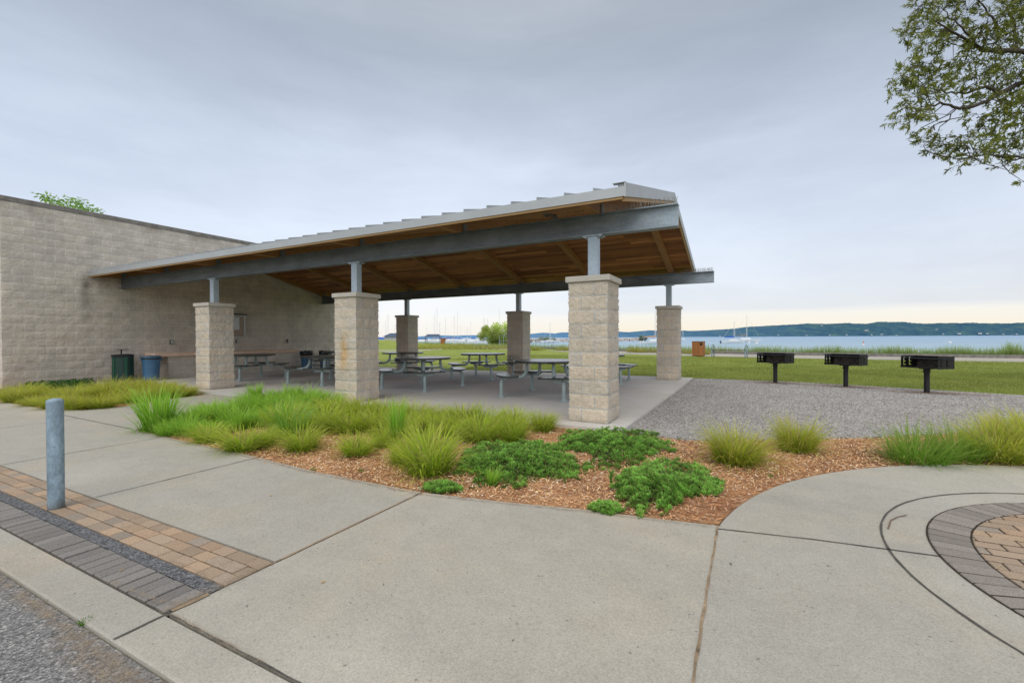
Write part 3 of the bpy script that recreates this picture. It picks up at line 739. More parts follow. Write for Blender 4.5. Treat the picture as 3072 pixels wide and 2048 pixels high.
# counter ---------------------------------------------------------------------
ctr = empty('serving_counter', (-14.3, 4, 0), 0, 'long low block counter with peach coloured top along the shaded wall', 'counter')
p_ = panel((-14.06, .97, 0), (0, 1), 11, 4, 6, 6, .012, rh=.172); cb_ = link('counter_base', p_, MAT['wall'], ctr); cb_.matrix_parent_inverse = Matrix.Translation((-14.3, 4, 0)).inverted()
p_ = panel((-14.6, .97, 0), (1.33, 0), 1, 4, 6, 6, .009, rh=.172); cb_ = link('counter_base', p_, MAT['wall'], ctr); cb_.matrix_parent_inverse = Matrix.Translation((-14.3, 4, 0)).inverted(); cb_.scale = (1, 1, 1)
mb = MB(); mb.box((.24-.265, (.98+5.43)/2-4, .34), (.515, 4.44, .68)); mb.build('counter_core', MAT['cap'], ctr)
mb = MB(); mb.box((.0, (.57+5.55)/2-4, .69+.055), (.66, 4.98, .11), bev=.012); mb.build('countertop', MAT['counter_top'], ctr)

# notice board -----------------------------------------------------------------
nbd = empty('notice_board', (XW, 3.2, 1.27), 0, 'glazed aluminium notice board on the shaded wall behind a pillar', 'notice board')
mb = MB()
for y in (-.5, .5): mb.box((.05, y, .42), (.07, .05, .84), bev=.006)
for z in (0.025, .815): mb.box((.05, 0, z), (.069, .95, .05), bev=.006)
mb.build('board_frame', MAT['alu'], nbd)
MB().box((.07, 0, .86), (.15, 1.12, .03), bev=.006).build('rain_hood', MAT['dark'], nbd)
MB().box((.03, 0, .42), (.02, .95, .74)).build('board_back', MAT['cork'], nbd)
mb = MB(); mb.box((.043, -.22, .42), (.004, .42, .70)); mb.box((.043, .16, .53), (.004, .30, .46)); mb.build('notice_sheet', MAT['paper'], nbd)
MB().box((.043, .17, .15), (.004, .26, .2)).build('brown_sheet', MAT['cork'], nbd)
MB().box((.075, 0, .42), (.004, .95, .74)).build('glazing', MAT['glass'], nbd)
def outlet(loc, rz, label):
    t = empty('outlet_box', loc, rz, label, 'outlet box', 'metal outlet boxes on the masonry')
    MB().box((.03, 0, 0), (.05, .11, .13), bev=.008).build('box_body', MAT['camera_body'], t)
    MB().box((.068, .01, 0), (.022, .085, .105), rz=.25, bev=.006).build('flip_cover', MAT['alu'], t)
outlet((XW+.01, 1.3, 1.14), 0, 'metal outlet box above the left end of the counter, left of the leftmost pillar')
outlet((XW+.01, 3.43, 1.13), 0, 'metal outlet box directly below the glazed notice board')
outlet((XW+.01, 5.49, 1.14), 0, 'metal outlet box on bare wall above the counter end by the black bag')
outlet((-BAY-.1, DEP-.30, .55), -PI/2, 'small metal outlet box low on a far pillar facing the tables')

# picnic tables -------------------------------------------------------------------
def make_table():
    t = empty('picnic_table', (0, 0, 0)); tag(t, 'x', 'picnic table', 'round picnic tables on the pavilion floor')
    mb = MB(); n = 48; R = .69
    mb.lathe([(.02, .712), (R-.05, .712), (R-.012, .705), (R, .712), (R, .742), (R-.008, .75), (.02, .752)], n=48); mb.build('tabletop', MAT['black_top'], t, smooth=40)
    mb = MB()
    for a in (0, PI/2): mb.box((0, 0, .695), (.9, .05, .03), rz=a+.0)
    mb.build('under_frame', MAT['frame'], t)
    for q in range(4):
        a = q*PI/2; ca, sa = math.cos(a), math.sin(a)
        P = lambda r, z: (r*ca, r*sa, z)
        mb = MB(); mb.tube([P(.43, .715), P(.43, .64), P(.435, .56), P(.46, .48), P(.52, .425), P(.60, .405), P(.75, .402), P(.93, .402)], [.026, .032, .037, .038, .038, .036, .034, .032], 10)
        mb.build('support_arm', MAT['frame'], t, smooth=45)
        mb = MB(); mb.tube([P(.86, .40), P(.92, .39), P(.96, .36), P(.98, .31), P(.985, .22), P(.985, .02)], [.032, .034, .036, .036, .036, .038], 10)
        lg = mb.build('leg', MAT['frame'], t, smooth=45)
        mb = MB(); mb.lathe([(.085, 0), (.085, .012), (.06, .018), (.05, .05), (.038, .055)], P(.985, 0), 16); mb.build('foot_flange', MAT['frame'], lg, smooth=40)
        # banana seat
        ri, ro, ha = .765, 1.065, math.radians(21); rm = (ri+ro)/2; hw = (ro-ri)/2; out = []
        for i in range(13): th = -ha+2*ha*i/12; out.append((ro*math.cos(a+th), ro*math.sin(a+th)))
        for i in range(1, 8):
            g = PI*i/8; rr = rm+hw*math.cos(g); th = ha+hw*math.sin(g)/rm; out.append((rr*math.cos(a+th), rr*math.sin(a+th)))
        for i in range(13): th = ha-2*ha*i/12; out.append((ri*math.cos(a+th), ri*math.sin(a+th)))
        for i in range(1, 8):
            g = PI*i/8; rr = rm-hw*math.cos(g); th = -ha-hw*math.sin(g)/rm; out.append((rr*math.cos(a+th), rr*math.sin(a+th)))
        mb = MB(); mb.prism(out, .432, .462); mb.build('seat', MAT['black_top'], t)
        mb = MB(); mb.bar(P(.93, .418), P(.94, .418), .5, .03)
        cx, cy = .93*ca, .93*sa
        V = [(cx-sa*s, cy+ca*s, z) for s, z in ((-.24, .43), (.24, .43), (.16, .36), (-.16, .36))]
        mb = MB()
        w_ = .012
        mb.add([(v[0]+ca*w_, v[1]+sa*w_, v[2]) for v in V]+[(v[0]-ca*w_, v[1]-sa*w_, v[2]) for v in V], [(0, 1, 2, 3), (7, 6, 5, 4)]+[(i, i+4, (i+1) % 4+4, (i+1) % 4) for i in range(4)])
        mb.build('seat_bracket', MAT['frame'], t)
    return t
tb = make_table(); index_kids()
TL = [((-1.75, 2.25), 'black round picnic table partly hidden by the nearest big pillar, closest to the viewer'),
      ((-5.15, 2.38), 'black round picnic table standing in full view between the two front pillars'),
      ((-8.4, 2.2), 'black round picnic table half hidden behind the rust stained pillar, by its left edge'),
      ((-11.65, 2.1), 'black round picnic table beside the leftmost front pillar and the counter'),
      ((-1.62, 5.65), 'black round picnic table at the lawn side, showing right of the nearest pillar'),
      ((-5.22, 5.37), 'black round picnic table on the lawn side before the pillar with an outlet'),
      ((-8.35, 5.3), 'black round picnic table at the foot of the far pillar nearest the building'),
      ((-11.6, 5.6), 'black round picnic table deepest in the shade next to the blue barrels')]
for i, (p, lab) in enumerate(TL):
    o = tb if i == 0 else copy_tree(tb)
    o.location = (*p, 0); o.rotation_euler = (0, 0, PI/4+random.uniform(-.08, .08)); o['label'] = lab

# bins -----------------------------------------------------------------------------
def mesh_bin(loc):
    t = empty('litter_bin', loc, 0, 'round dark green wire mesh litter bin with raised lid by the wall', 'litter bin')
    n = 40; V = []; U = []
    for z in (.04, .80):
        for j in range(n+1): a = 2*PI*j/n; V.append((.30*math.cos(a), .30*math.sin(a), z)); U.append((j/n*1.9, z))
    Fq = [(j, j+1, n+2+j, n+1+j) for j in range(n)]
    link('mesh_basket', npmesh('mesh_basket', V, np.array(Fq), None, U, True), MAT['green_mesh'], t)
    for q in range(5):
        a = -1.35+q*2*PI/5; MB().box((.303*math.cos(a), .303*math.sin(a), .42), (.012, .07, .78), rz=a).build('upright', MAT['green'], t)
    mb = MB(); mb.lathe([(.30, .0), (.305, .0), (.305, .05), (.30, .05)], n=40); mb.build('base_ring', MAT['green'], t)
    MB().lathe([(.16, .80), (.31, .79), (.318, .80), (.318, .845), (.30, .86), (.2, .87)], n=40).build('top_ring', MAT['dark'], t, smooth=40)
    MB().tube([(-.06, -.02, .86), (-.10, 0, 1.0)], .022, 8).build('lid_post', MAT['dark'], t)
    MB().lathe([(.17, 1.0), (.19, 1.004), (.17, 1.012), (.05, 1.02)], (.02, 0, 0), 32).build('rain_lid', MAT['dark'], t)
mesh_bin((-14.12, -.17, -.04)); bpy.data.objects['litter_bin'].scale = (.81, .81, .97)
def blue_bin(loc, label, lid, rz=0):
    t = empty('barrel_bin', loc, rz, label, 'bin', 'blue barrel bins in the pavilion'); t.scale = (.82, .82, .97)
    MB().lathe([(.22, 0), (.235, .01), (.27, .60), (.275, .62), (.285, .62), (.29, .66), (.288, .69), (.27, .70)], n=36).build('barrel', MAT['blue'], t, smooth=35)
    for s in (-1, 1): MB().box((s*.30*math.cos(1.0), s*.30*math.sin(1.0), .64), (.07, .12, .05), rz=1.0, bev=.015).build('grip', MAT['blue'], t)
    if lid:
        MB().lathe([(.25, .69), (.30, .69), (.31, .72), (.29, .75), (.12, .77)], (.0, .0, .0), 36).build('lid', MAT['bluelid'], t, smooth=40)
        MB().lathe([(.272, .66), (.292, .655), (.296, .69), (.27, .695)], n=30).build('bag_rim', MAT['bag'], t)
    else:
        V = MB(); prof = [(.278, .55), (.30, .60), (.305, .66), (.30, .73), (.27, .75), (.22, .70)]
        V.lathe(prof, n=28); me = V.mesh('bag_rim', 60)
        for v in me.vertices: v.co += Vector((random.uniform(-.012, .012), random.uniform(-.012, .012), random.uniform(-.025, .02)))
        link('bag_rim', me, MAT['bag'], t)
blue_bin((-13.82, .40, 0), 'blue barrel bin with closed lid at the left end of the counter', True)
blue_bin((-13.95, 5.88, 0), 'blue barrel bin lined with a black bag at the far end of the counter', False)
blue_bin((-13.42, 6.35, 0), 'smaller looking blue barrel bin under the dark tables beyond the counter', False, 1)

# bollard ---------------------------------------------------------------------------
mb = MB(); prof = [(.048, -.1), (.049, .80)]+[(.049*math.cos(a), .80+.024*math.sin(a)) for a in (.3, .6, .9, 1.2, 1.4)]
mb.lathe(prof, n=40); bo = mb.build('bollard', MAT['bollard'], None, 40); bo.location = (-2.555, -5.165, ZC); tag(bo, 'round galvanised steel bollard standing on the paver band', 'bollard')

# grills ----------------------------------------------------------------------------
def plate_cells(mb, org, eu, ev, nrm, nu, nv, du, dv, holes, th=.006):
    eu, ev, nrm = Vector(eu), Vector(ev), Vector(nrm); V = []; F = []
    M = Matrix((eu, ev, nrm)).transposed()
    # merge cells in rows into bars
    for j in range(nv):
        i = 0
        while i < nu:
            if (i, j) in holes: i += 1; continue
            i0 = i
            while i < nu and (i, j) not in holes: i += 1
            c = Vector(org)+eu*(du*(i0+i)/2)+ev*(dv*(j+.5)); mb.box(c, (du*(i-i0), dv, th), M=M)
def make_grill():
    t = empty('charcoal_grill', (0, 0, 0)); tag(t, 'x', 'grill', 'black pedestal grills on the gravel')
    W, D, H, z0 = .74, .46, .25, .56
    holes = set()
    for cx in (3, 10):
        for j in range(3, 12): holes.add((cx, j))
        for j in (3, 7, 11):
            holes.add((cx+1, j)); 
            if j != 11: holes.add((cx+2, j))
    MB().box((0, 0, z0), (W, D, .008)).build('firebox_floor', MAT['ash'], t)
    MB().box((0, D/2, z0+H/2), (W, .006, H)).build('back_panel', MAT['firebox'], t)
    for s in (-1, 1):
        mb = MB(); plate_cells(mb, (s*W/2, -D/2, z0-.01), (0, 1, 0), (0, 0, 1), (1, 0, 0), 20, 14, D/20, (H+.02)/14, holes)
        mb.build('side_panel', MAT['grill'], t)
    MB().box((0, -D/2-.003, z0+.014), (W+.03, .012, .02)).build('front_lip', MAT['grill'], t)
    MB().box((0, D/2-.01, z0+H), (W, .05, .012)).build('rear_flange', MAT['grill'], t)
    mb = MB(); zg = z0+H-.045
    for i in range(30): x = -W/2+.02+(W-.04)*i/29; mb.box((x, 0, zg), (.009, D-.03, .009))
    for y in (-D/2+.02, D/2-.03): mb.box((0, y, zg), (W+.02, .012, .016))
    mb.tube([(W/2, -D/2+.06, zg), (W/2+.05, -D/2+.07, zg), (W/2+.05, D/2-.08, zg), (W/2, D/2-.06, zg)], .011, 6)
    mb.build('cooking_grate', MAT['grill'], t)
    ps = MB().lathe([(.052, -.1), (.052, z0-.02), (.045, z0-.01)], n=20).build('pedestal', MAT['grill'], t, smooth=40)
    mb = MB(); mb.lathe([(.058, z0-.11), (.06, z0-.10), (.06, z0-.02), (.05, z0-.01)], n=20); mb.box((0, 0, z0-.018), (.22, .16, .02)); mb.build('swivel_collar', MAT['grill'], t, smooth=40)
    MB().tube([(-.06, -.02, z0-.09), (-.085, -.03, z0-.09)], .006, 6).build('set_screw', MAT['grill'], t)
    return t
gr = make_grill(); index_kids()
for i, (p, ang, lab) in enumerate([((2.69, 7.6), -30, 'black pedestal grill nearest the pavilion pillar, smallest looking of its row'), ((4.19, 7.23), -31, 'black pedestal grill standing between the two other grills'), ((5.54, 6.53), -50, 'black pedestal grill turned further aside, biggest looking of its row')]):
    o = gr if i == 0 else copy_tree(gr); o.location = (*p, -.04); o.rotation_euler = (0, 0, math.radians(ang)); o['label'] = lab

# bench and slatted bins by the path ------------------------------------------------
def slat_bin(loc, rz, label, sc=1.0):
    t = empty('slatted_bin', loc, rz, label, 'litter bin', 'wood slatted litter bins'); t.scale = (sc,)*3
    mb = MB()
    for f in range(4):
        a = f*PI/2; n = 8
        for i in range(n):
            s = (i-(n-1)/2)*.079; x, y = s, -.325
            if f == 0 and i >= 6:
                mb.box((x*math.cos(a)-y*math.sin(a), x*math.sin(a)+y*math.cos(a), .38), (.07, .025, .66), rz=a); mb.box((x, y, .92), (.07, .025, .05))
            else: mb.box((x*math.cos(a)-y*math.sin(a), x*math.sin(a)+y*math.cos(a), .50), (.058, .025, .90), rz=a)
    mb.build('slats', MAT['slat'], t)
    MB().box((0, 0, .49), (.61, .61, .90)).build('liner', MAT['dark'], t)
    MB().box((0, 0, .965), (.69, .69, .03), bev=.008).build('top_panel', MAT['grill'], t)
slat_bin((-.85, 25.15, -.05), math.radians(-8), 'red brown wood slatted bin beside the lakeside bench')
b2 = gz(1329, 1033, -.05); slat_bin((b2[0], b2[1], -.06), .4, 'tiny orange wood slatted bin far off before the marina', 1.25)
pA, pB = np.array([.04, 24.68]), np.array([1.91, 23.97]); mid = (pA+pB)/2; ang = math.atan2(*(pB-pA)[::-1])
bn = empty('park_bench', (*mid, -.05), ang, 'backless wood bench with grey ring arm rests on the lakeside path', 'bench')
mb = MB()
for y in (-.15, -.05, .05, .15): mb.box((0, y, .46), (1.95, .08, .035), bev=.006)
mb.build('seat_slats', MAT['bench_wood'], bn)
for s in (-1, 1):
    mb = MB(); x = s*1.0
    mb.tube([(x, .0+.17*math.cos(a), .56+.21*math.sin(a)) for a in np.linspace(0, 2*PI, 21)], .03, 8, cap=False)
    mb.build('ring_arm', MAT['bollard'], bn, smooth=50)
    mb = MB(); mb.tube([(x, -.13, .40), (x, -.14, .2), (x, -.17, 0)], .035, 8); mb.tube([(x, .13, .40), (x, .14, .2), (x, .17, 0)], .035, 8)
    mb.build('bench_leg', MAT['bollard'], bn, smooth=50)

# ------------------------------------------------------------------ grasses
def blades(base, az, L, p0, p1, w, c0, c1, levels=(0, .4, .75, 1.0), wj=None):
    """curved tapering blades; base (n,3)"""
    n = len(base); up = np.zeros((n, 3)); pts = []; pos = base.copy(); prev = 0.0; h = np.stack([np.cos(az), np.sin(az), np.zeros(n)], -1)
    side = np.stack([-np.sin(az), np.cos(az), np.zeros(n)], -1)
    tw = rng.uniform(-.9, .9, n)[:, None]; side = side*np.cos(tw)+h*np.sin(tw)
    V = []; C_ = []; ks = len(levels)
    for i, t in enumerate(levels):
        if i:
            tm = (t+levels[i-1])/2; ph = p0+(p1-p0)*tm
            pos = pos+(h*np.sin(ph)[:, None]+np.array([0, 0, 1.])*np.cos(ph)[:, None])*((t-levels[i-1])*L)[:, None]
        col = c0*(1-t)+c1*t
        if i < ks-1:
            ww = (w*(1-.55*t))[:, None]/2; V += [pos-side*ww, pos+side*ww]; C_ += [col, col]
        else: V.append(pos); C_.append(col)
    m = len(V); V = np.stack(V, 1).reshape(-1, 3); C_ = np.stack(C_, 1).reshape(-1, 3)
    o = np.arange(n)[:, None]*m; T = []
    for i in range(ks-2): T += [o+np.array([[2*i, 2*i+1, 2*i+3]]), o+np.array([[2*i, 2*i+3, 2*i+2]])]
    k2 = 2*(ks-2); T.append(o+np.array([[k2, k2+1, k2+2]]))
    return V, np.concatenate(T), C_
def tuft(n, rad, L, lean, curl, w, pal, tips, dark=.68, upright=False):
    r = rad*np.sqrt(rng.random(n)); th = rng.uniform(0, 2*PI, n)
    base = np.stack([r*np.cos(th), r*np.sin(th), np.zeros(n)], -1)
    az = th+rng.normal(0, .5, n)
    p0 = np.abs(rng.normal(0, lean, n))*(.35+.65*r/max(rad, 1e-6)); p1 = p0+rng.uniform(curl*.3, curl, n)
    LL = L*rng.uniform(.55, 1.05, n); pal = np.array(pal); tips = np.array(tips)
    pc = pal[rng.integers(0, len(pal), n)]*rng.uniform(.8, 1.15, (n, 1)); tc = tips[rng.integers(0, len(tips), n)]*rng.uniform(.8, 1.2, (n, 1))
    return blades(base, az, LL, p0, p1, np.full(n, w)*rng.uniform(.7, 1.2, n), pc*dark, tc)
def tuft_mesh(name, *parts):
    V = []; F = []; C_ = []; o = 0
    for v, f, c_ in parts: V.append(v); F.append(f+o); C_.append(c_); o += len(v)
    return npmesh(name, np.concatenate(V), np.concatenate(F), np.concatenate(C_))
LIME = [(.38, .58, .035), (.44, .62, .045), (.34, .56, .035)]; LIMET = [(.58, .72, .06), (.66, .74, .10), (.52, .72, .06), (.76, .72, .22)]
OLIVE = [(.36, .50, .035), (.42, .52, .045)]; OLIVET = [(.60, .66, .07), (.68, .66, .11), (.54, .66, .07), (.74, .66, .20)]
GREEN = [(.22, .52, .035), (.27, .56, .045), (.19, .46, .035)]; GREENT = [(.40, .72, .07), (.48, .76, .10), (.34, .66, .06), (.58, .76, .18)]
STRAW = [(.30, .22, .10)]; STRAWT = [(.42, .33, .17)]
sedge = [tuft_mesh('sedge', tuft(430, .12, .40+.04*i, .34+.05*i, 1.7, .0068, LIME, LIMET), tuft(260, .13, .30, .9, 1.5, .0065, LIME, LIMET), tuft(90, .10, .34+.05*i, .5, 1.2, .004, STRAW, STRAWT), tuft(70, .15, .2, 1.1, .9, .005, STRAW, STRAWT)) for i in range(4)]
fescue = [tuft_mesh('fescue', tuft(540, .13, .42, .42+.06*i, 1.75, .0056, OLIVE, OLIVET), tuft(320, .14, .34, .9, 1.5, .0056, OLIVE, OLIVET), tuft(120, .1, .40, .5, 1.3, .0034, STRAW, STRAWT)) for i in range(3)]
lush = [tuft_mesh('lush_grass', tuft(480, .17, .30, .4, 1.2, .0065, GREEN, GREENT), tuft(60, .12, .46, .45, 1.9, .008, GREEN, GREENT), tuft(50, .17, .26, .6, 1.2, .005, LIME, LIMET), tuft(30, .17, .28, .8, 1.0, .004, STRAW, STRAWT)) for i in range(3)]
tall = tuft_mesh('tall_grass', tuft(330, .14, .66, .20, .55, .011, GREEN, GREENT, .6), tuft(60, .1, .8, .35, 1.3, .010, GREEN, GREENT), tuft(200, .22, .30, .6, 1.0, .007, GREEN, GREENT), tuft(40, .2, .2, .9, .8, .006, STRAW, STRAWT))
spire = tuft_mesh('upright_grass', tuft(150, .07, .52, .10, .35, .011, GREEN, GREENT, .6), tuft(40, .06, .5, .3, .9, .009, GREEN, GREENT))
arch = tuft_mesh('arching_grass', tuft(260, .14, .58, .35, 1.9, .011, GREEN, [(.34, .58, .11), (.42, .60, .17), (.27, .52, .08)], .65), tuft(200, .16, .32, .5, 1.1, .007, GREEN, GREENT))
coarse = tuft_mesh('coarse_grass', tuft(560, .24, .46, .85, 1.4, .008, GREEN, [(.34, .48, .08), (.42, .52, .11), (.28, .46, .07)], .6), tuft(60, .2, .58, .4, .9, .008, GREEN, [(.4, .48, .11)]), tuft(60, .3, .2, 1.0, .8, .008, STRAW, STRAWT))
weed = tuft_mesh('weed', tuft(60, .05, .12, .6, 1.0, .009, GREEN, [(.12, .22, .05)]))

PL = []   # placed plants
def plant(name, me, ovx, ovy, wid, hgt, label, cat, group, natural, mat='grass', z=-.05):
    """wid/hgt: metres wanted; natural = (w,h) of the mesh"""
    p = ov(ovx, ovy, -.045)
    o = link(name, me, MAT[mat]); o.location = (p[0], p[1], z); sx_ = 1.12*wid/natural[0]; sz = 1.12*hgt/natural[1]*random.uniform(.9, 1.12)
    o.scale = (sx_*random.uniform(.95, 1.05), sx_*random.uniform(.95, 1.05), sz); o.rotation_euler = (random.gauss(0, .07), random.gauss(0, .07), random.uniform(0, 6.28))
    tag(o, label, cat, group); return o
def pxm(ovx, ovy):   # metres per overview pixel at that ground point
    p = ov(ovx, ovy); return float(np.dot(p-CAM, FW))*1.30612/FPX
G1 = 'lime green sedge tufts in the front planting bed'
def sed(x, y, w, h, label, group=G1):
    m = pxm(x, y); i = random.randrange(4); plant('sedge_tuft', sedge[i], x, y, w*m, h*m, label, 'sedge', group, (.62, .36+.04*i))
sed(481, 1014, 92, 52, 'lime sedge tuft at the walkway edge, first in line after the tall grass')
sed(556, 1034, 120, 66, 'straw tipped sedge tuft at the walkway edge, behind the sedge by the tall grass')
sed(603, 1026, 80, 52, 'small lime sedge tucked between the two walkway edge tufts and the arching grass', G1)
sed(694, 1034, 108, 62, 'lime sedge tuft in front of the arching green grass')
sed(818, 1044, 102, 52, 'lone lime sedge tuft ringed by wood chips')
sed(985, 1086, 190, 112, 'largest lime sedge tuft touching the left juniper mat')
sed(925, 1064, 90, 62, 'lime sedge tuft leaning on the left of the largest one below the upright blades')
sed(1246, 990, 86, 56, 'last lime sedge tuft by the corner of the pavilion slab')
sed(1100, 1012, 130, 72, 'broad lime sedge tuft just behind the left juniper mat')
sed(1178, 1012, 100, 66, 'lime sedge tuft between the broad one and the slab corner tuft')
MASS = 'lime sedge tuft crowded into the yellow green mass before the stained pillar'
for x, y, w, h in [(745, 985, 120, 60), (805, 992, 110, 56), (862, 990, 110, 52), (925, 1000, 110, 52), (985, 992, 110, 52), (1035, 1000, 110, 56), (652, 995, 110, 60), (775, 955, 110, 46), (835, 958, 110, 46), (895, 962, 110, 46),
                   (950, 968, 110, 44), (1008, 972, 110, 44), (1065, 978, 110, 46), (1120, 985, 100, 46), (1180, 985, 90, 44), (715, 962, 100, 44), (700, 1000, 90, 46), (965, 1030, 90, 50), (880, 1025, 80, 40)]:
    sed(x, y, w*1.05, h*random.uniform(.95, 1.35), MASS)
G2 = 'lush green grass tufts on the left of the front bed'
for x, y, w, h in [(402, 986, 100, 44), (440, 978, 100, 50), (478, 968, 110, 52), (430, 998, 90, 40), (525, 958, 110, 50), (572, 950, 110, 50), (620, 945, 110, 48), (665, 945, 110, 48), (705, 938, 110, 46), (748, 938, 100, 44), (545, 985, 100, 44), (595, 978, 110, 48), (500, 995, 90, 40), (645, 968, 110, 48), (690, 972, 100, 44), (388, 1000, 70, 34), (455, 1000, 80, 40), (590, 925, 100, 32), (650, 922, 100, 36), (700, 922, 90, 34), (490, 948, 90, 34)]:
    m = pxm(x, y); plant('lush_grass_tuft', lush[random.randrange(3)], x, y, w*m, h*m*random.uniform(1.0, 1.5), 'bright green grass tuft in the dense patch beside the tall grass clump', 'grass tuft', G2, (.62, .40))
m = pxm(362, 988); plant('tall_grass_clump', tall, 362, 990, 105*m, 112*m, 'tall dark green grass clump at the corner of bed and walkway', 'grass clump', None, (.62, .68))
m = pxm(665, 1000); plant('arching_grass_clump', arch, 668, 1003, 130*m, 78*m, 'green clump with long arching blades bending to the right', 'grass clump', None, (.85, .45))
m = pxm(912, 1030); plant('upright_grass_clump', spire, 912, 1024, 52*m, 112*m, 'narrow upright green grass clump rising among lime sedge', 'grass clump', None, (.35, .54))
m = pxm(590, 930); plant('upright_grass_clump', spire, 588, 926, 46*m, 52*m, 'wispy upright grass against the pavilion floor, left of the stained pillar', 'grass clump', None, (.35, .54))
m = pxm(1115, 1110); plant('upright_grass_clump', spire, 1128, 1113, 44*m, 36*m, 'small grass shoot poking out of the left juniper mat', 'grass clump', None, (.35, .54))
def fes(x, y, w, h, label, group):
    m = pxm(x, y); plant('fescue_tuft', fescue[random.randrange(3)], x, y, w*m, h*m, label, 'fescue', group, (.74, .38))
fes(1685, 1062, 196, 96, 'round fescue tuft in wood chips right of the juniper mats', None)
fes(1828, 1035, 150, 84, 'fescue tuft at the gravel edge behind the rounder one', None)
fes(2290, 1058, 210, 112, 'big yellow fescue tuft at the right end of the plaza bed', 'yellow fescue at the plaza edge')
fes(2390, 1055, 230, 130, 'yellow fescue tuft cut by the right frame edge', 'yellow fescue at the plaza edge')
fes(2330, 1020, 190, 80, 'yellow fescue tuft behind the big one at the right end of the bed', 'yellow fescue at the plaza edge')
m = pxm(2110, 1060); plant('coarse_grass_clump', coarse, 2105, 1060, 190*m, 92*m, 'sprawling coarse green grass clump hanging over the plaza edge', 'grass clump', None, (.95, .48))
m = pxm(2180, 1050); plant('coarse_grass_clump', coarse, 2195, 1056, 150*m, 82*m, 'coarse green grass clump squeezed between sprawling grass and yellow fescue', 'grass clump', None, (.95, .48))
for x, y, w, h in [(40, 924, 90, 46), (85, 931, 90, 46), (130, 938, 100, 46), (180, 940, 100, 46), (230, 938, 100, 48), (275, 925, 90, 44), (320, 922, 90, 44), (365, 915, 90, 44), (410, 911, 90, 42), (432, 907, 60, 36), (70, 912, 90, 40), (130, 915, 100, 42), (190, 918, 100, 44), (250, 915, 100, 44), (310, 905, 100, 42), (370, 900, 90, 38), (220, 902, 90, 36), (270, 898, 90, 34), (330, 894, 80, 30), (160, 926, 90, 44), (290, 910, 90, 44), (345, 906, 90, 40), (395, 905, 90, 40), (20, 914, 70, 36)]:
    fes(x, y, w, h*random.uniform(.62, .98), 'yellow green fescue tuft in the crowded bed below the building wall', 'fescue tufts in the bed below the building wall')
for x, y, lab in [(830, 1082, 'small weed at the walkway edge below the lone sedge'), (1030, 1128, 'small weed by the walkway joint'), (1395, 1180, 'small weed at the plaza edge below the left juniper'), (1770, 1095, 'small weed in wood chips by the curved plaza edge'), (720, 1080, 'small weed at the walkway edge below the arching grass'), (1560, 1010, 'small weed where gravel meets wood chips'), (195, 1432, 'small weed in the crack between asphalt and kerb')]:
    m = pxm(x, y); plant('weed', weed, x, y, .06, .03, lab, 'weed', None, (.2, .12), z=-.045)
# small sapling
sp0 = ov(1404, 1122); sap = empty('seedling', (sp0[0], sp0[1], -.05), 0, 'single leafy seedling in wood chips between the juniper mats', 'seedling')
MB().tube([(0, 0, 0), (.004, 0, .06), (0, .003, .13)], .003, 5).build('stem', MAT['soil'], sap)
n = 40; zz = rng.uniform(.05, .14, n); v, f, c_ = blades(np.stack([np.zeros(n), np.zeros(n), zz], -1), rng.uniform(0, 6.28, n), rng.uniform(.05, .08, n), rng.uniform(.3, .8, n), rng.uniform(.9, 1.6, n), np.full(n, .012), np.tile([.14, .30, .05], (n, 1)), np.tile([.24, .46, .09], (n, 1)))
link('foliage', npmesh('foliage', v, f, c_), MAT['leaf'], sap)

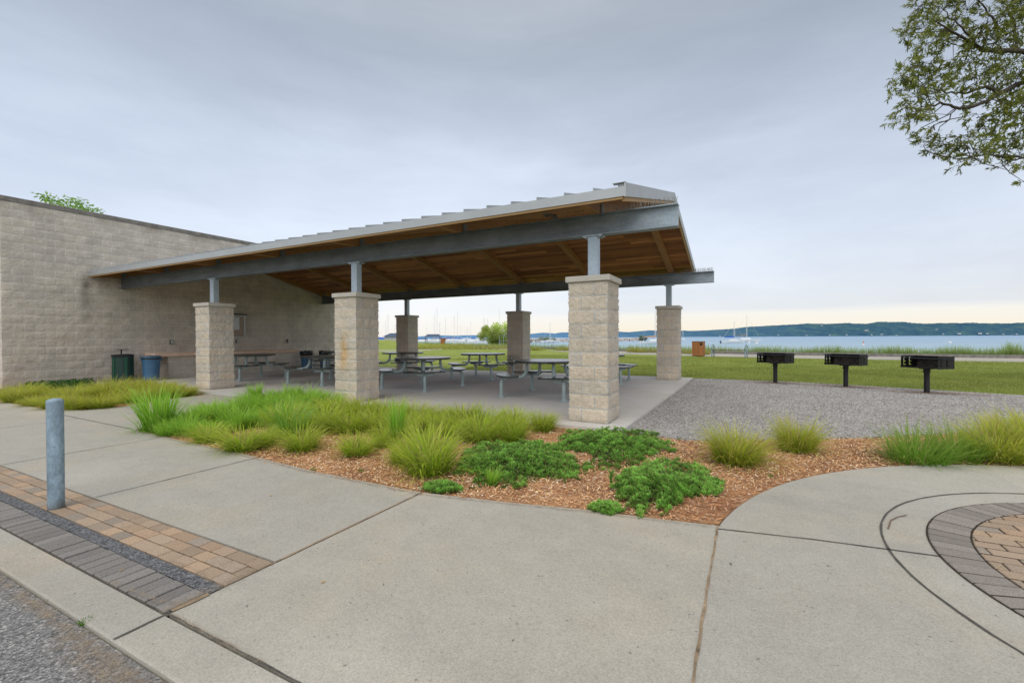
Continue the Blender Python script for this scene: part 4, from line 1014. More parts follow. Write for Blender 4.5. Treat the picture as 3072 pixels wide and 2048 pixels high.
# junipers
def juniper(outline, hgt, label, n=2600, group='low juniper mats in wood chips'):
    P = np.array([ov(x, y, -.03)[:2] for x, y in outline]); c = P.mean(0); Q = P-c
    ang = np.arctan2(Q[:, 1], Q[:, 0]); rad = np.hypot(*Q.T); o = np.argsort(ang); ang, rad = ang[o], rad[o]
    A_ = np.concatenate([ang-2*PI, ang, ang+2*PI]); R_ = np.tile(rad, 3)
    rr = lambda a: np.interp(a, A_, R_)
    t = empty('juniper', (c[0], c[1], -.05), 0, label, 'juniper', group)
    # dark woody dome
    na, nr = 40, 8; V = [(0, 0, hgt*.3)]; F = []
    hn = lambda a, s: hgt*.3*max(0, 1-s**1.7)
    for i in range(1, nr+1):
        s = i/nr
        for j in range(na): a = 2*PI*j/na-PI; r = rr(a)*s*.86; V.append((r*math.cos(a), r*math.sin(a), hn(a, s)*(1+random.uniform(-.12, .12)) if i < nr else -.03))
    T = [(0, 1+j, 1+(j+1) % na) for j in range(na)]; Qd = [(1+i*na+j, 1+(i+1)*na+j, 1+(i+1)*na+(j+1) % na, 1+i*na+(j+1) % na) for i in range(nr-1) for j in range(na)]
    link('woody_base', npmesh('woody_base', np.array(V), [np.array(T), np.array(Qd)]), MAT['soil'], t)
    a = rng.uniform(-PI, PI, n); s = np.sqrt(rng.random(n))*1.04; lump = (np.sin(a*5+1)*.08+np.sin(a*11)*.07+np.sin(a*23)*.06)*s+rng.normal(0, .04, n)
    r = rr(a)*np.clip(s+lump, 0, 1.16); z = hgt*np.clip(1-s**1.7, 0, 1)*rng.uniform(.75, 1.12, n)+.012
    keep = np.ones(n, bool)
    ctr_ = np.stack([r*np.cos(a), r*np.sin(a), z], -1)
    # lumpy tone: clusters
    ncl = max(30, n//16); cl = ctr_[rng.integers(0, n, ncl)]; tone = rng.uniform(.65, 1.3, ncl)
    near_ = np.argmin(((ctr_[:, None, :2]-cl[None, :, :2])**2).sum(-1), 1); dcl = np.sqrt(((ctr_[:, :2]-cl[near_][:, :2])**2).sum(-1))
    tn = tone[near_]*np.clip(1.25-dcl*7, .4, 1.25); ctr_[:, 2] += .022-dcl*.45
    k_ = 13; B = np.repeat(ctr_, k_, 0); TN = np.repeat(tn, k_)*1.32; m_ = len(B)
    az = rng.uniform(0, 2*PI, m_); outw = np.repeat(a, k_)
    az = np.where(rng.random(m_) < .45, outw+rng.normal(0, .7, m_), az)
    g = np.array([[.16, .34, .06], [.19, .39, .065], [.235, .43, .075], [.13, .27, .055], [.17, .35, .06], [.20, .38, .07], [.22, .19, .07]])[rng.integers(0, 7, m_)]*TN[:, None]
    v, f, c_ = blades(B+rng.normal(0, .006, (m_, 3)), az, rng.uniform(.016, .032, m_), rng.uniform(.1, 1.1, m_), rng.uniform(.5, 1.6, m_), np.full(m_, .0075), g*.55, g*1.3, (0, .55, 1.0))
    link('foliage', npmesh('foliage', v, f, c_), MAT['needle'], t)
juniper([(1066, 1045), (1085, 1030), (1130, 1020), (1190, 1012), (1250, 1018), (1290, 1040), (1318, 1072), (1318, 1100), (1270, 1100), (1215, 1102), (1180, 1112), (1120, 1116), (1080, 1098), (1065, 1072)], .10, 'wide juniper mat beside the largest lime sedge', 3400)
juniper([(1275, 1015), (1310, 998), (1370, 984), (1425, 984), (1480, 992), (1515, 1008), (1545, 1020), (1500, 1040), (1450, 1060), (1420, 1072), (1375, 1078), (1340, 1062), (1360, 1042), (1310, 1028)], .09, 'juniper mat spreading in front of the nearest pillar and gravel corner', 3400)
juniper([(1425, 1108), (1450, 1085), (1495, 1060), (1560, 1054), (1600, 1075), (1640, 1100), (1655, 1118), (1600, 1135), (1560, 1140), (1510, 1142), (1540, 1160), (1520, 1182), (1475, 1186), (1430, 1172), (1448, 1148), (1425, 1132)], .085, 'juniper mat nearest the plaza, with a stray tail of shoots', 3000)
juniper([(975, 1116), (1000, 1112), (1050, 1114), (1054, 1126), (1010, 1130), (980, 1126)], .016, 'thin patch of juniper shoots at the walkway edge', 500)
juniper([(1355, 1166), (1390, 1158), (1425, 1166), (1420, 1178), (1380, 1178)], .014, 'flat strip of juniper shoots beside the tailed mat', 320)

# ground cover by the building wall
n = 2600; gp = np.array([ov(x, y, -.04) for x, y in zip(rng.uniform(60, 215, n), rng.uniform(884, 905, n))]); gp = gp[(gp[:, 0] > -14.5) & (gp[:, 1] > -2.6)]
n = len(gp)
if n:
    gp[:, 2] = rng.uniform(-.03, .16, n); v, f, c_ = blades(gp, rng.uniform(0, 6.28, n), rng.uniform(.05, .10, n), rng.uniform(.6, 1.3, n), rng.uniform(1.2, 1.9, n), np.full(n, .05), np.tile([.03, .10, .02], (n, 1)), np.tile([.06, .19, .035], (n, 1)), (0, .5, 1.0))
    o = link('ground_cover', npmesh('ground_cover', v, f, c_), MAT['leaf']); tag(o, 'dark green ground cover leaves at the foot of the building wall', 'ground cover', None, 'stuff')

# mulch chips
def inpoly(P, poly):
    x, y = P[:, 0], P[:, 1]; ins = np.zeros(len(P), bool); n = len(poly)
    for i in range(n):
        x1, y1 = poly[i]; x2, y2 = poly[(i+1) % n]
        c_ = ((y1 > y) != (y2 > y)) & (x < (x2-x1)*(y-y1)/((y2-y1)+1e-12)+x1); ins ^= c_
    return ins
P = np.concatenate([np.c_[rng.uniform(-6.3, 7, 210000), rng.uniform(-3.66, 2, 210000)]]); P = P[inpoly(P, mulchA)]
P2 = np.c_[rng.uniform(-12.5, -8.4, 9000), rng.uniform(-3.2, -1.2, 9000)]; P2 = P2[inpoly(P2, mulchB)]
spill = np.c_[rng.uniform(-5.4, 1.9, 420), np.zeros(420)]; fx_ = sorted([(x, y) for x, y in front]+[(.36, -3.5), (1.0, -3.36), (1.46, -3.3), (1.87, -3.2)])
spill[:, 1] = np.interp(spill[:, 0], [p[0] for p in fx_], [p[1] for p in fx_])-np.abs(rng.normal(0, .035, 420))
P = np.concatenate([P, P2, spill]); n = len(P)
L = .011+.042*rng.random(n)**2.2; W_ = rng.uniform(.0035, .009, n); a = rng.uniform(0, PI, n); ti = rng.normal(0, .28, n); ro_ = rng.normal(0, .35, n)
zc = -.040+np.abs(rng.normal(0, .009, n)); zc[-420:] = ZC+.004
ti[-420:] = 0; ro_[-420:] = 0
dx = np.stack([np.cos(a)*np.cos(ti), np.sin(a)*np.cos(ti), np.sin(ti)], -1); dy = np.stack([-np.sin(a)*np.cos(ro_), np.cos(a)*np.cos(ro_), np.sin(ro_)], -1)
c0 = np.c_[P, zc]; pal = np.array([(.76, .46, .23), (.82, .55, .30), (.70, .39, .18), (.86, .66, .43), (.52, .25, .11), (.36, .16, .08), (.86, .72, .54), (.72, .39, .17), (.78, .48, .24)])
cc = pal[rng.integers(0, len(pal), n)]*rng.uniform(.75, 1.15, (n, 1))
# darker red patch near the plaza arc
dk = np.clip(1-np.hypot(P[:, 0]-1.9, P[:, 1]+2.9)/.9, 0, 1)*.8+np.clip(smooth_noise(1, n, 1, 60)[0]*0, 0, 1); cc = cc*(1-dk[:, None]*np.array([.35, .55, .6]))
V = np.stack([c0-dx*L[:, None]/2-dy*W_[:, None]/2, c0+dx*L[:, None]/2-dy*W_[:, None]*.35, c0+dx*L[:, None]*.46+dy*W_[:, None]/2, c0-dx*L[:, None]*.5+dy*W_[:, None]*.4], 1).reshape(-1, 3)
F = np.arange(4*n).reshape(n, 4)
o = link('wood_chips', npmesh('wood_chips', V, F, np.repeat(cc, 4, 0)), MAT['chip']); tag(o, 'loose orange wood chips strewn over the planting beds', 'wood chips', None, 'stuff')

# gravel stones
n = 26000; P = np.c_[rng.uniform(.6, 8.5, n), rng.uniform(-.6, 8.1, n)]
gpoly = [(.575, -.55), (1.3, -.62), (1.75, -.5), (3.4, .55), (5.3, 1.95), (9, 3.6), (9, 6.0), (7.2, 6.85), (5.9, 7.3), (4.4, 7.85), (2.9, 8.2), (.575, 8.2)]
P = P[inpoly(P, gpoly)]; n = len(P); s = rng.uniform(.006, .015, n)
tet = np.array([(-1, -.6, -.2), (1, -.5, -.2), (.1, 1, -.2), (.2, .1, .8)]); an = rng.uniform(0, 6.28, n)
rot = np.stack([np.stack([np.cos(an), -np.sin(an), an*0], -1), np.stack([np.sin(an), np.cos(an), an*0], -1), np.stack([an*0, an*0, an*0+1], -1)], 1)
V = (np.einsum('nij,kj->nki', rot, tet)*s[:, None, None]*rng.uniform(.7, 1.3, (n, 4, 3)))+np.c_[P, np.full(n, -.034)][:, None]
F = (np.arange(n)[:, None, None]*4+np.array([[0, 1, 3], [1, 2, 3], [2, 0, 3]])[None]).reshape(-1, 3)
gcol = np.array([(.24, .23, .22), (.34, .325, .31), (.44, .42, .40), (.15, .14, .135), (.32, .27, .23), (.56, .54, .52)])[rng.integers(0, 6, n)]
o = link('gravel_stones', npmesh('gravel_stones', V.reshape(-1, 3), F, np.repeat(gcol, 4, 0)), MAT['chip']); tag(o, 'loose grey stones of the gravel patch', 'gravel', None, 'stuff')
# brown needle litter by the grill feet
n = 2600; gi = np.array([(2.69, 7.6), (4.19, 7.23), (5.54, 6.53)])[rng.integers(0, 3, n)]; P = gi+np.c_[rng.normal(.1, .5, n), rng.normal(-.03, .13, n)]
v, f, c_ = blades(np.c_[P, np.full(n, -.022)], rng.uniform(0, 6.28, n), rng.uniform(.03, .09, n), np.full(n, 1.5), np.full(n, 1.56), np.full(n, .012), np.tile([.25, .13, .06], (n, 1)), np.tile([.33, .19, .10], (n, 1)), (0, .5, 1.0))
o = link('leaf_litter', npmesh('leaf_litter', v, f, c_), MAT['chip']); tag(o, 'rusty brown leaf litter around the grill pedestals', 'leaf litter', None, 'stuff')

n = 520; P = np.c_[rng.uniform(-8, 5.5, n), rng.uniform(-5.4, -1.0, n)]; ok = (inpoly(P, walk) | inpoly(P, plaza)) & (np.hypot(P[:, 0]-RC[0], P[:, 1]-RC[1]) > 1.5); P = P[ok]; n = len(P)
v, f, c_ = blades(np.c_[P, np.full(n, ZC+.003)], rng.uniform(0, 6.28, n), rng.uniform(.006, .022, n), np.full(n, 1.45), np.full(n, 1.55), rng.uniform(.003, .007, n), np.tile([.14, .11, .08], (n, 1)), np.tile([.20, .16, .11], (n, 1)), (0, .5, 1.0))
o = link('debris', npmesh('debris', v, f, c_), MAT['chip']); tag(o, 'tiny bits of bark and grit scattered on the concrete', 'debris', None, 'stuff')

# lawn blades
def lawn_blades(n, x0, x1, y0, y1, test):
    P = np.c_[rng.uniform(x0, x1, n), rng.uniform(y0, y1, n)]; P = P[test(P)]; n = len(P)
    base = np.c_[P, np.full(n, -.06)]; t = rng.random((n, 1)); pt = (np.sin(P[:, 0]*1.7+np.sin(P[:, 1]*1.1)*2)*.5+.5)[:, None]
    c1 = np.array([.29, .37, .06])*(1-t)+np.array([.42, .43, .11])*t; c1 = c1*(.85+.28*pt)
    return blades(base, rng.uniform(0, 6.28, n), rng.uniform(.035, .075, n), rng.uniform(0, .6, n), rng.uniform(.4, 1.3, n), np.full(n, .009), c1*.6, c1, (0, .5, 1.0))
gfar = [(-20, 8.0), (.575, 8.0), (.6, 8.22), (2.9, 8.23), (4.4, 7.9), (5.9, 7.34), (7.2, 6.9), (9, 6.05), (16, 5.2), (16, 24), (-20, 26)]
v1 = lawn_blades(100000, -9, 14, 5.5, 15, lambda P: inpoly(P, gfar)); v2 = lawn_blades(60000, -14, 16, 15, 24, lambda P: inpoly(P, gfar))
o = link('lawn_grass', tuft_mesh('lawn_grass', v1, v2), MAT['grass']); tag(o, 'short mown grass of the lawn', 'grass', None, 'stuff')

# reeds along the shore, ornamental band
n = 42000; px = rng.uniform(1080, 3250, n); az = np.array([baz(p) for p in np.linspace(1080, 3250, 200)]); az = np.interp(px, np.linspace(1080, 3250, 200), az)
r = shore(az)+.7+np.abs(rng.normal(0, 1, n))*2.6; cl = .6+.4*np.sin(px*.031)+.35*np.sin(px*.083+1); keep = rng.random(n) < np.clip(cl, .75, 1); az, r, px = az[keep], r[keep], px[keep]; n = len(az)
zb = -.06-np.clip((r-shore(az)-.6)*.22, 0, .9); base = np.c_[CAM[0]+np.sin(az)*r, CAM[1]+np.cos(az)*r, zb]
t = rng.random((n, 1)); c1 = np.array([.34, .50, .12])*(1-t)+np.array([.52, .60, .24])*t
Lr = rng.uniform(.5, .95, n)*(.85+.15*np.sin(px*.017)**2)
Lr *= np.where(px > 2995, 1+.35*np.exp(-((px-3035)/25)**2), 1)
v1 = blades(base, rng.uniform(0, 6.28, n), Lr, rng.uniform(0, .22, n), rng.uniform(.1, .7, n), .012+r*.00022, c1*.5, c1)
o = link('reeds', tuft_mesh('reeds', v1), MAT['grass']); tag(o, 'strip of green beach reeds between path and water', 'reeds', None, 'stuff')
n = 9000; px = rng.uniform(1200, 2130, n); yp = np.where(px < 1560, rng.uniform(1036, 1049, n), np.interp(px, [1560, 1750, 1960, 2130], [1050, 1052.5, 1058.5, 1064])+rng.normal(0, .8, n)); 
keep = rng.random(n) < np.where(px < 1560, 1, np.where(px < 1950, .6*(.5+.5*np.sin(px*.06)), .3)); px, yp = px[keep], yp[keep]
base = np.array([gz(a_, b_, -.06) for a_, b_ in zip(px, yp)]); n = len(base); dd = np.hypot(base[:, 0]-CAM[0], base[:, 1]-CAM[1])
t = rng.random((n, 1)); c1 = np.array([.40, .44, .07])*(1-t)+np.array([.56, .50, .12])*t
v1 = blades(base, rng.uniform(0, 6.28, n), rng.uniform(.3, .6, n), rng.uniform(0, .7, n), rng.uniform(.4, 1.3, n), .015+dd*.0004, c1*.5, c1)
o = link('ornamental_grass', tuft_mesh('ornamental_grass', v1), MAT['grass']); tag(o, 'yellow ornamental grasses edging the far paths', 'grasses', None, 'stuff')

# ------------------------------------------------------------------ far shore
prof = [(200, 1019), (900, 1017), (1137, 1013), (1255, 1009), (1273, 1007.8), (1318, 1005), (1362, 1006.5), (1420, 1005), (1500, 1004), (1593, 1001), (1629, 997.6), (1663, 1000), (1684, 997), (1750, 996), (1854, 994), (1888, 996), (1944, 991), (2048, 992), (2120, 991), (2191, 986), (2268, 978), (2335, 975), (2383, 973), (2416, 970.5), (2478, 972.5), (2536, 968), (2598, 971), (2641, 965), (2708, 966), (2765, 969), (2837, 970), (2909, 968), (3005, 969.6), (3072, 968), (3400, 966), (4200, 975)]
pxs = np.linspace(200, 4200, 900); tops = np.interp(pxs, [p[0] for p in prof], [p[1] for p in prof])
V = []; C_ = []; D0 = 3600.0; rows = 9
ridge = smooth_noise(1, 900, 1, 300)[0]*2.4+smooth_noise(1, 900, 1, 110)[0]*2.6
for i, (x, t) in enumerate(zip(pxs, tops)):
    fr_ = np.interp(x, [1000, 1600, 2000, 2500], [.95, .7, .35, .12])  # share of painted haze, stronger toward the left
    d0 = ray(x, 1010); d0 = d0/np.hypot(d0[0], d0[1]); dist = D0/np.dot(d0, FW)
    zt = CAM[2]+(ray(x, t)[2]/np.hypot(*ray(x, t)[:2]))*(dist+700)
    for j in range(rows):
        s = j/(rows-1); dd = dist+700*s; zz_ = -1.2+(zt+1.2)*math.sin(s*PI/2)**.9
        if j: zz_ += (ridge[i]*(.4+.6*s)+random.uniform(-1.2, 1.2))*(zt/60)
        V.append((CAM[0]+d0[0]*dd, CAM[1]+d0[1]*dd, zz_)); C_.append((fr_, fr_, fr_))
ii = np.arange(900*rows).reshape(900, rows); F = np.stack([ii[:-1, :-1], ii[1:, :-1], ii[1:, 1:], ii[:-1, 1:]], -1).reshape(-1, 4)
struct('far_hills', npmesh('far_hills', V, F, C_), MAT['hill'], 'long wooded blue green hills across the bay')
# houses on the far shore
hs = MB(); hs.box((0, 0, 2.2), (9, 7, 4.4)); hw_me = hs.mesh('wall'); hr = MB(); hr.add([(-5, -4, 4.4), (5, -4, 4.4), (5, 4, 4.4), (-5, 4, 4.4), (-5, 0, 7), (5, 0, 7)], [(0, 1, 5, 4), (2, 3, 4, 5), (0, 4, 3), (1, 2, 5), (0, 3, 2, 1)]); hr_me = hr.mesh('roof')
HS = [(2540, 1004.5, 1.3), (2600, 993, 2.6), (2615, 1004.5, 1.4), (2645, 1004, 1.6), (2690, 1005, 1.0), (2810, 989.5, 1.6), (2830, 1003, 1.4), (2878, 1002.5, 2.2), (2940, 1002, 2.4), (2962, 1002, 1.7), (3010, 1003, 1.3), (2465, 977, 1.7), (2335, 1006, 1.2), (2240, 1007, 1.0), (2420, 1006, 1.1), (2160, 1008, 1.1), (3050, 1003, 1.4), (2490, 1006, 1.2)]
for i, (x, y, s) in enumerate(HS):
    d0 = ray(x, y); hd = np.hypot(d0[0], d0[1]); f_ = max(0.0, (1006-y)/38.0); dist = 3570/np.dot(d0/hd, FW)+f_*520
    z = CAM[2]+d0[2]/hd*dist
    lab = {1: 'large white house set in trees above the far shore', 5: 'white house high in the trees toward the right of the far hills', 11: 'pale house near the crest of the far hills', 7: 'white waterfront house left of the widest one on the far shore', 8: 'widest white waterfront house on the far shore'}.get(i, 'tiny pale house on the waterline of the far shore')
    h = empty('lakeside_house', (CAM[0]+d0[0]/hd*dist, CAM[1]+d0[1]/hd*dist, max(z, -1)), -.45+random.uniform(-.4, .4), lab, 'house', 'houses across the bay'); h.scale = (s*.95, s*.8, s*.75)
    link('wall', hw_me, MAT['render_white'], h); link('roof', hr_me, MAT['house_roof'], h)

# ------------------------------------------------------------------ boats
def hull_mesh(L, B, D):
    V = []; st = 11; ring = 7
    for i in range(st):
        t = i/(st-1); x = -L/2+L*t
        b = B/2*(math.sin(PI*min(1, .28+.72*(1-t)))**.8 if t > .0 else .7)*(1-.0*t); b = B/2*max(.02, (1-((t-.42)/.58)**2 if t > .42 else 1-.35*((.42-t)/.42)**2))
        sh = D*(1+.25*(2*t-.8)**2)
        for j in range(ring):
            a = PI*j/(ring-1); V.append((x+(.12*L*(t**3))*max(0, (1-math.sin(a))), b*math.cos(a), sh-(sh+.35)*math.sin(a)**.7))
    F = [(i*ring+j, (i+1)*ring+j, (i+1)*ring+j+1, i*ring+j+1) for i in range(st-1) for j in range(ring-1)]
    F += [(i*ring, i*ring+ring-1, (i+1)*ring+ring-1, (i+1)*ring) for i in range(st-1)]; F.append(tuple(range(ring)))
    m_ = MB(); m_.add(V, F); return m_
def sailboat(p, heading, L, mast, hullm, cover, label, group, tilt=0, detail=True):
    t = empty('sailboat', (p[0], p[1], -1.0), heading, label, 'sailboat', group)
    D = L*.105; hull_mesh(L, L*.30, D).build('hull', MAT[hullm], t, smooth=50)
    mb = MB(); mb.box((L*.05, 0, D+L*.028), (L*.36, L*.16, L*.075), bev=L*.02); mb.build('cabin', MAT['white'], t)
    mb = MB(); xm = L*.10; mb.tube([(xm, 0, D), (xm, 0, mast)], [.085, .06] if detail else [.06, .045], 6)
    ms = mb.build('mast', MAT['spar'], t)
    mb = MB()
    for q in ((L*.5+L*.1, 0, D), (-L*.48, 0, D), (xm, L*.14, D), (xm, -L*.14, D)): mb.tube([q, (xm, 0, mast*.98)], .018 if detail else .012, 3)
    mb.tube([(xm, -.5, mast*.55), (xm, .5, mast*.55)], .03, 4)
    mb.build('rigging', MAT['spar'], t)
    if cover:
        mb = MB(); zb = D+L*.16; mb.tube([(xm-.05, 0, zb+.15), (xm-L*.12, 0, zb+.1), (xm-L*.3, 0, zb), (xm-L*.46, 0, zb-.02)], [.26, .22, .17, .1], 8); mb.build('sail_cover', MAT[cover], t, smooth=50)
    return t
def wpt(px, py): d = ray(px, py); return CAM+d*((-1-CAM[2])/d[2])
hd = math.atan2(RT[1], RT[0])
b1 = sailboat(wpt(2196, 1029.5), hd+.1, 7.6, 7.2, 'white', 'bluecover', 'moored white sailboat with bright blue sail cover and outboard', 'sailboats moored off the beach')
MB().box((-4.0, 0, .45), (.35, .3, .9), bev=.08).build('outboard', MAT['darkhull'], b1)
b2_ = sailboat(wpt(2232, 1026.5), hd-.25, 9.6, 10.4, 'white', 'greycover', 'larger moored sailboat with grey sail cover, behind the blue covered one', 'sailboats moored off the beach')
b3 = sailboat(wpt(1958, 1032), hd+.1, 8.3, 10.4, 'white', 'tancover', 'moored white sailboat with tan sail cover beside a far pillar', 'sailboats moored off the beach')
sailboat(wpt(2049, 1020), hd+1.3, 7, 8, 'white', None, 'small distant sailboat showing at the right edge of a far pillar', 'sailboats moored off the beach')
# marina
cov = ['bluecover', 'bluecover', 'bluecover', 'greycover', None, None]
MS = [(1141, 945, 'white'), (1154, 968, 'redhull'), (1170, 945, 'white'), (1180, 973, 'white'), (1258, 975, 'darkhull'), (1298, 948, 'darkhull'), (1306, 924, 'white'), (1324, 969, 'white'), (1341, 957, 'white'), (1360, 950, 'white'), (1366, 936, 'white'), (1378, 978, 'white'), (1417, 968, 'white'), (1448, 956, 'darkhull'), (1468, 960, 'white'), (1505, 933, 'white'), (1646, 970, 'white'), (1655, 978, 'white'), (1275, 985, 'white'), (1398, 985, 'white')]
for i, (x, ty, hm) in enumerate(MS):
    dist = random.uniform(150, 200); d0 = ray(x, 1018); d0 = d0/np.dot(d0, FW); p = CAM+d0*dist
    mh = (1018-ty)/FPX*dist+2.2
    sailboat(p, hd+random.choice([0, PI])+random.uniform(-.9, .9), max(7, mh*.72), mh, hm, cov[i % 6], 'white sailboat with bare mast in the distant marina' if hm == 'white' else ('red hulled sailboat in the distant marina' if hm == 'redhull' else 'dark hulled sailboat in the distant marina'), 'sailboats in the distant marina', detail=False)
def motorboat(x, dist, cover, label):
    d0 = ray(x, 1018); d0 = d0/np.dot(d0, FW); p = CAM+d0*dist; t = empty('motorboat', (p[0], p[1], -1.0), hd+random.uniform(-.8, .8), label, 'motorboat', 'motorboats in the distant marina')
    hull_mesh(7, 2.4, .95).build('hull', MAT['white'], t, smooth=50); MB().box((.2, 0, 1.3), (2.6, 1.8, .9), bev=.25).build('cabin', MAT['white'], t)
    MB().box((-1.3, 0, 2.0), (2.4, 1.9, .25), bev=.1).build('canopy', MAT[cover], t)
for x, d, cv in [(1160, 140, 'bluecover'), (1240, 150, 'bluecover'), (1262, 142, 'bluecover'), (1280, 150, 'darkhull'), (1315, 145, 'greycover'), (1345, 150, 'tancover'), (1385, 140, 'bluecover'), (1400, 150, 'white'), (1412, 140, 'white'), (1425, 145, 'bluecover'), (1436, 150, 'white'), (1195, 150, 'white')]:
    motorboat(x, d, cv, 'motorboat with blue canopy among the distant marina boats' if cv == 'bluecover' else 'pale motorboat among the distant marina boats')
# boat shelter
d0 = ray(1300, 1018); p = CAM+d0/np.dot(d0, FW)*128; t = empty('boat_shelter', (p[0], p[1], -1), hd, 'open boat shelter with dark pitched canopy in the marina', 'boat shelter')
for sx_ in (-1, 1):
    for sy_ in (-1, 1): MB().tube([(sx_*2, sy_*1.3, 0), (sx_*2, sy_*1.3, 2.6)], .08, 6).build('post', MAT['darkhull'], t)
mb = MB(); mb.add([(-2.4, -1.6, 2.5), (2.4, -1.6, 2.5), (2.4, 1.6, 2.5), (-2.4, 1.6, 2.5), (-1.6, 0, 3.3), (1.6, 0, 3.3)], [(0, 1, 5, 4), (2, 3, 4, 5), (0, 4, 3), (1, 2, 5), (3, 2, 1, 0)]); mb.build('canopy', MAT['darkhull'], t)
d0 = ray(1182, 1016); p = CAM+d0/np.dot(d0, FW)*125; t = empty('harbour_hut', (p[0], p[1], -.6), hd, 'small pale harbour hut with dark hipped roof left in the marina', 'hut')
MB().box((0, 0, 1.1), (4.4, 3, 2.2)).build('wall', MAT['cap'], t)
mb = MB(); mb.add([(-2.8, -2, 2.2), (2.8, -2, 2.2), (2.8, 2, 2.2), (-2.8, 2, 2.2), (-1, 0, 3.2), (1, 0, 3.2)], [(0, 1, 5, 4), (2, 3, 4, 5), (0, 4, 3), (1, 2, 5), (3, 2, 1, 0)]); mb.build('roof', MAT['darkhull'], t)
# buoys
for x, y, m_, lab in [(2590, 1036, 'orange', 'upright red and white marker buoy beyond the reeds'), (2850, 1029, 'buoy', 'white mooring buoy on open water at the right'), (2270, 1031, 'buoy', 'white mooring buoy near the grey covered sailboat bow'), (2247, 1029, 'buoy', 'white mooring ball beneath the grey covered sailboat')]:
    p = wpt(x, y); mb = MB()
    if m_ == 'orange':
        t = empty('marker_buoy', (p[0], p[1], -1.1), 0, lab, 'buoy'); MB().lathe([(.16, 0), (.2, .1), (.16, .5), (.1, .55)], n=14).build('float', MAT['buoy'], t, smooth=50); MB().lathe([(.1, .55), (.1, 1.1), (.04, 1.15)], n=14).build('marker', MAT['orange'], t, smooth=50)
    else:
        mb.lathe([(.05, -.2), (.35, -.1), (.42, .15), (.3, .42), (.08, .5)], n=14); o = mb.build('mooring_buoy', MAT['buoy'], None, 60); o.location = (p[0], p[1], -1); tag(o, lab, 'buoy')
# breakwater
n = 1500; t = rng.random(n); pa, pb = at(1590, 1018, 215), at(1918, 1016, 250)
P = pa[None, :2]+(pb-pa)[None, :2]*t[:, None]; perp = np.array([-(pb-pa)[1], (pb-pa)[0]]); perp /= np.linalg.norm(perp); oo = rng.normal(0, 1.5, n); P = P+perp*oo[:, None]
s = rng.uniform(.35, .95, n); z = -1.2+np.clip(1.7-np.abs(oo)*.6, 0, 2)*rng.uniform(.6, 1, n)
oct_ = np.array([(1, 0, 0), (-1, 0, 0), (0, 1, 0), (0, -1, 0), (0, 0, .8), (0, 0, -.8)], float); V = (oct_[None]*rng.uniform(.6, 1.3, (n, 6, 3)))*s[:, None, None]+np.c_[P, z][:, None]
F = (np.arange(n)[:, None, None]*6+np.array([[0, 2, 4], [2, 1, 4], [1, 3, 4], [3, 0, 4], [2, 0, 5], [1, 2, 5], [3, 1, 5], [0, 3, 5]])[None]).reshape(-1, 3)
rc = np.array([(.48, .45, .42), (.58, .56, .53), (.36, .34, .32), (.5, .48, .46)])[rng.integers(0, 4, n)]
o = link('rock_breakwater', npmesh('rock_breakwater', V.reshape(-1, 3), F, np.repeat(rc, 6, 0)), MAT['rock']); tag(o, 'pale rock breakwater running out into the bay', 'breakwater', None, 'stuff')

# ------------------------------------------------------------------ trees
def leaf_cards(P, dirs, L, W, cols):
    """diamond leaves: P base, dirs unit, returns V,F,C"""
    n = len(P); rnd = rng.normal(0, 1, (n, 3)); side = np.cross(dirs, rnd); side /= np.linalg.norm(side, axis=1)[:, None]+1e-9
    V = np.stack([P, P+dirs*(L*.45)[:, None]+side*(W/2)[:, None], P+dirs*L[:, None], P+dirs*(L*.45)[:, None]-side*(W/2)[:, None]], 1).reshape(-1, 3)
    return V, np.arange(4*n).reshape(n, 4), np.repeat(cols, 4, 0)
def unit(v): return v/(np.linalg.norm(v, axis=-1, keepdims=True)+1e-9)
def small_tree(name, base, H, crown_c, crown_r, nl, ls, pal, label, cat, group=None, trunk=True, clumps=26):
    t = empty(name, base, 0, label, cat, group); C0 = np.array(crown_c, float); R0 = np.array(crown_r, float)
    cc_ = unit(rng.normal(0, 1, (clumps, 3)))*(rng.random((clumps, 1))**.33)*R0*.85+C0; cr = rng.uniform(.2, .5, clumps)*R0.mean()
    mb = MB(); tr = R0.mean()*.06
    mb.tube([(0, 0, -.1), (0, 0, C0[2]*.5), (0, 0, C0[2])], [tr*1.3, tr, tr*.5], 8)
    mb.build('trunk', MAT['bark'], t, smooth=60)
    mb = MB()
    for q in cc_: mb.tube([(0, 0, max(.1, C0[2]-R0[2]*.6)), tuple((np.array([0, 0, C0[2]])+q)/2), tuple(q)], [tr*.5, tr*.3, tr*.1], 5)
    mb.build('limbs', MAT['bark'], t)
    k_ = rng.integers(0, clumps, nl); P = cc_[k_]+unit(rng.normal(0, 1, (nl, 3)))*(rng.random((nl, 1))**.5)*cr[k_][:, None]
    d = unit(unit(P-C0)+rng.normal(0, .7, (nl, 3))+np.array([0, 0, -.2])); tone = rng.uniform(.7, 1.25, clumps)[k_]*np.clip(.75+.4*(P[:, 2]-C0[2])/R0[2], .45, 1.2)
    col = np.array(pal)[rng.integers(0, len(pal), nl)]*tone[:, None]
    v, f, c_ = leaf_cards(P, d, ls*rng.uniform(.7, 1.3, nl), ls*.5*rng.uniform(.7, 1.2, nl), col)
    link('crown', npmesh('crown', v, f, c_), MAT['leaf'], t); return t
p = at(1492, 1030, 74); small_tree('lakeside_tree', (p[0], p[1], -.3), 4.6, (0, 0, 2.05), (3.2, 2.4, 2.1), 9500, .24, [(.48, .62, .12), (.58, .68, .16), (.42, .54, .10), (.64, .68, .2)], 'bushy pale green tree on the shore beside a far pillar', 'tree', clumps=15)
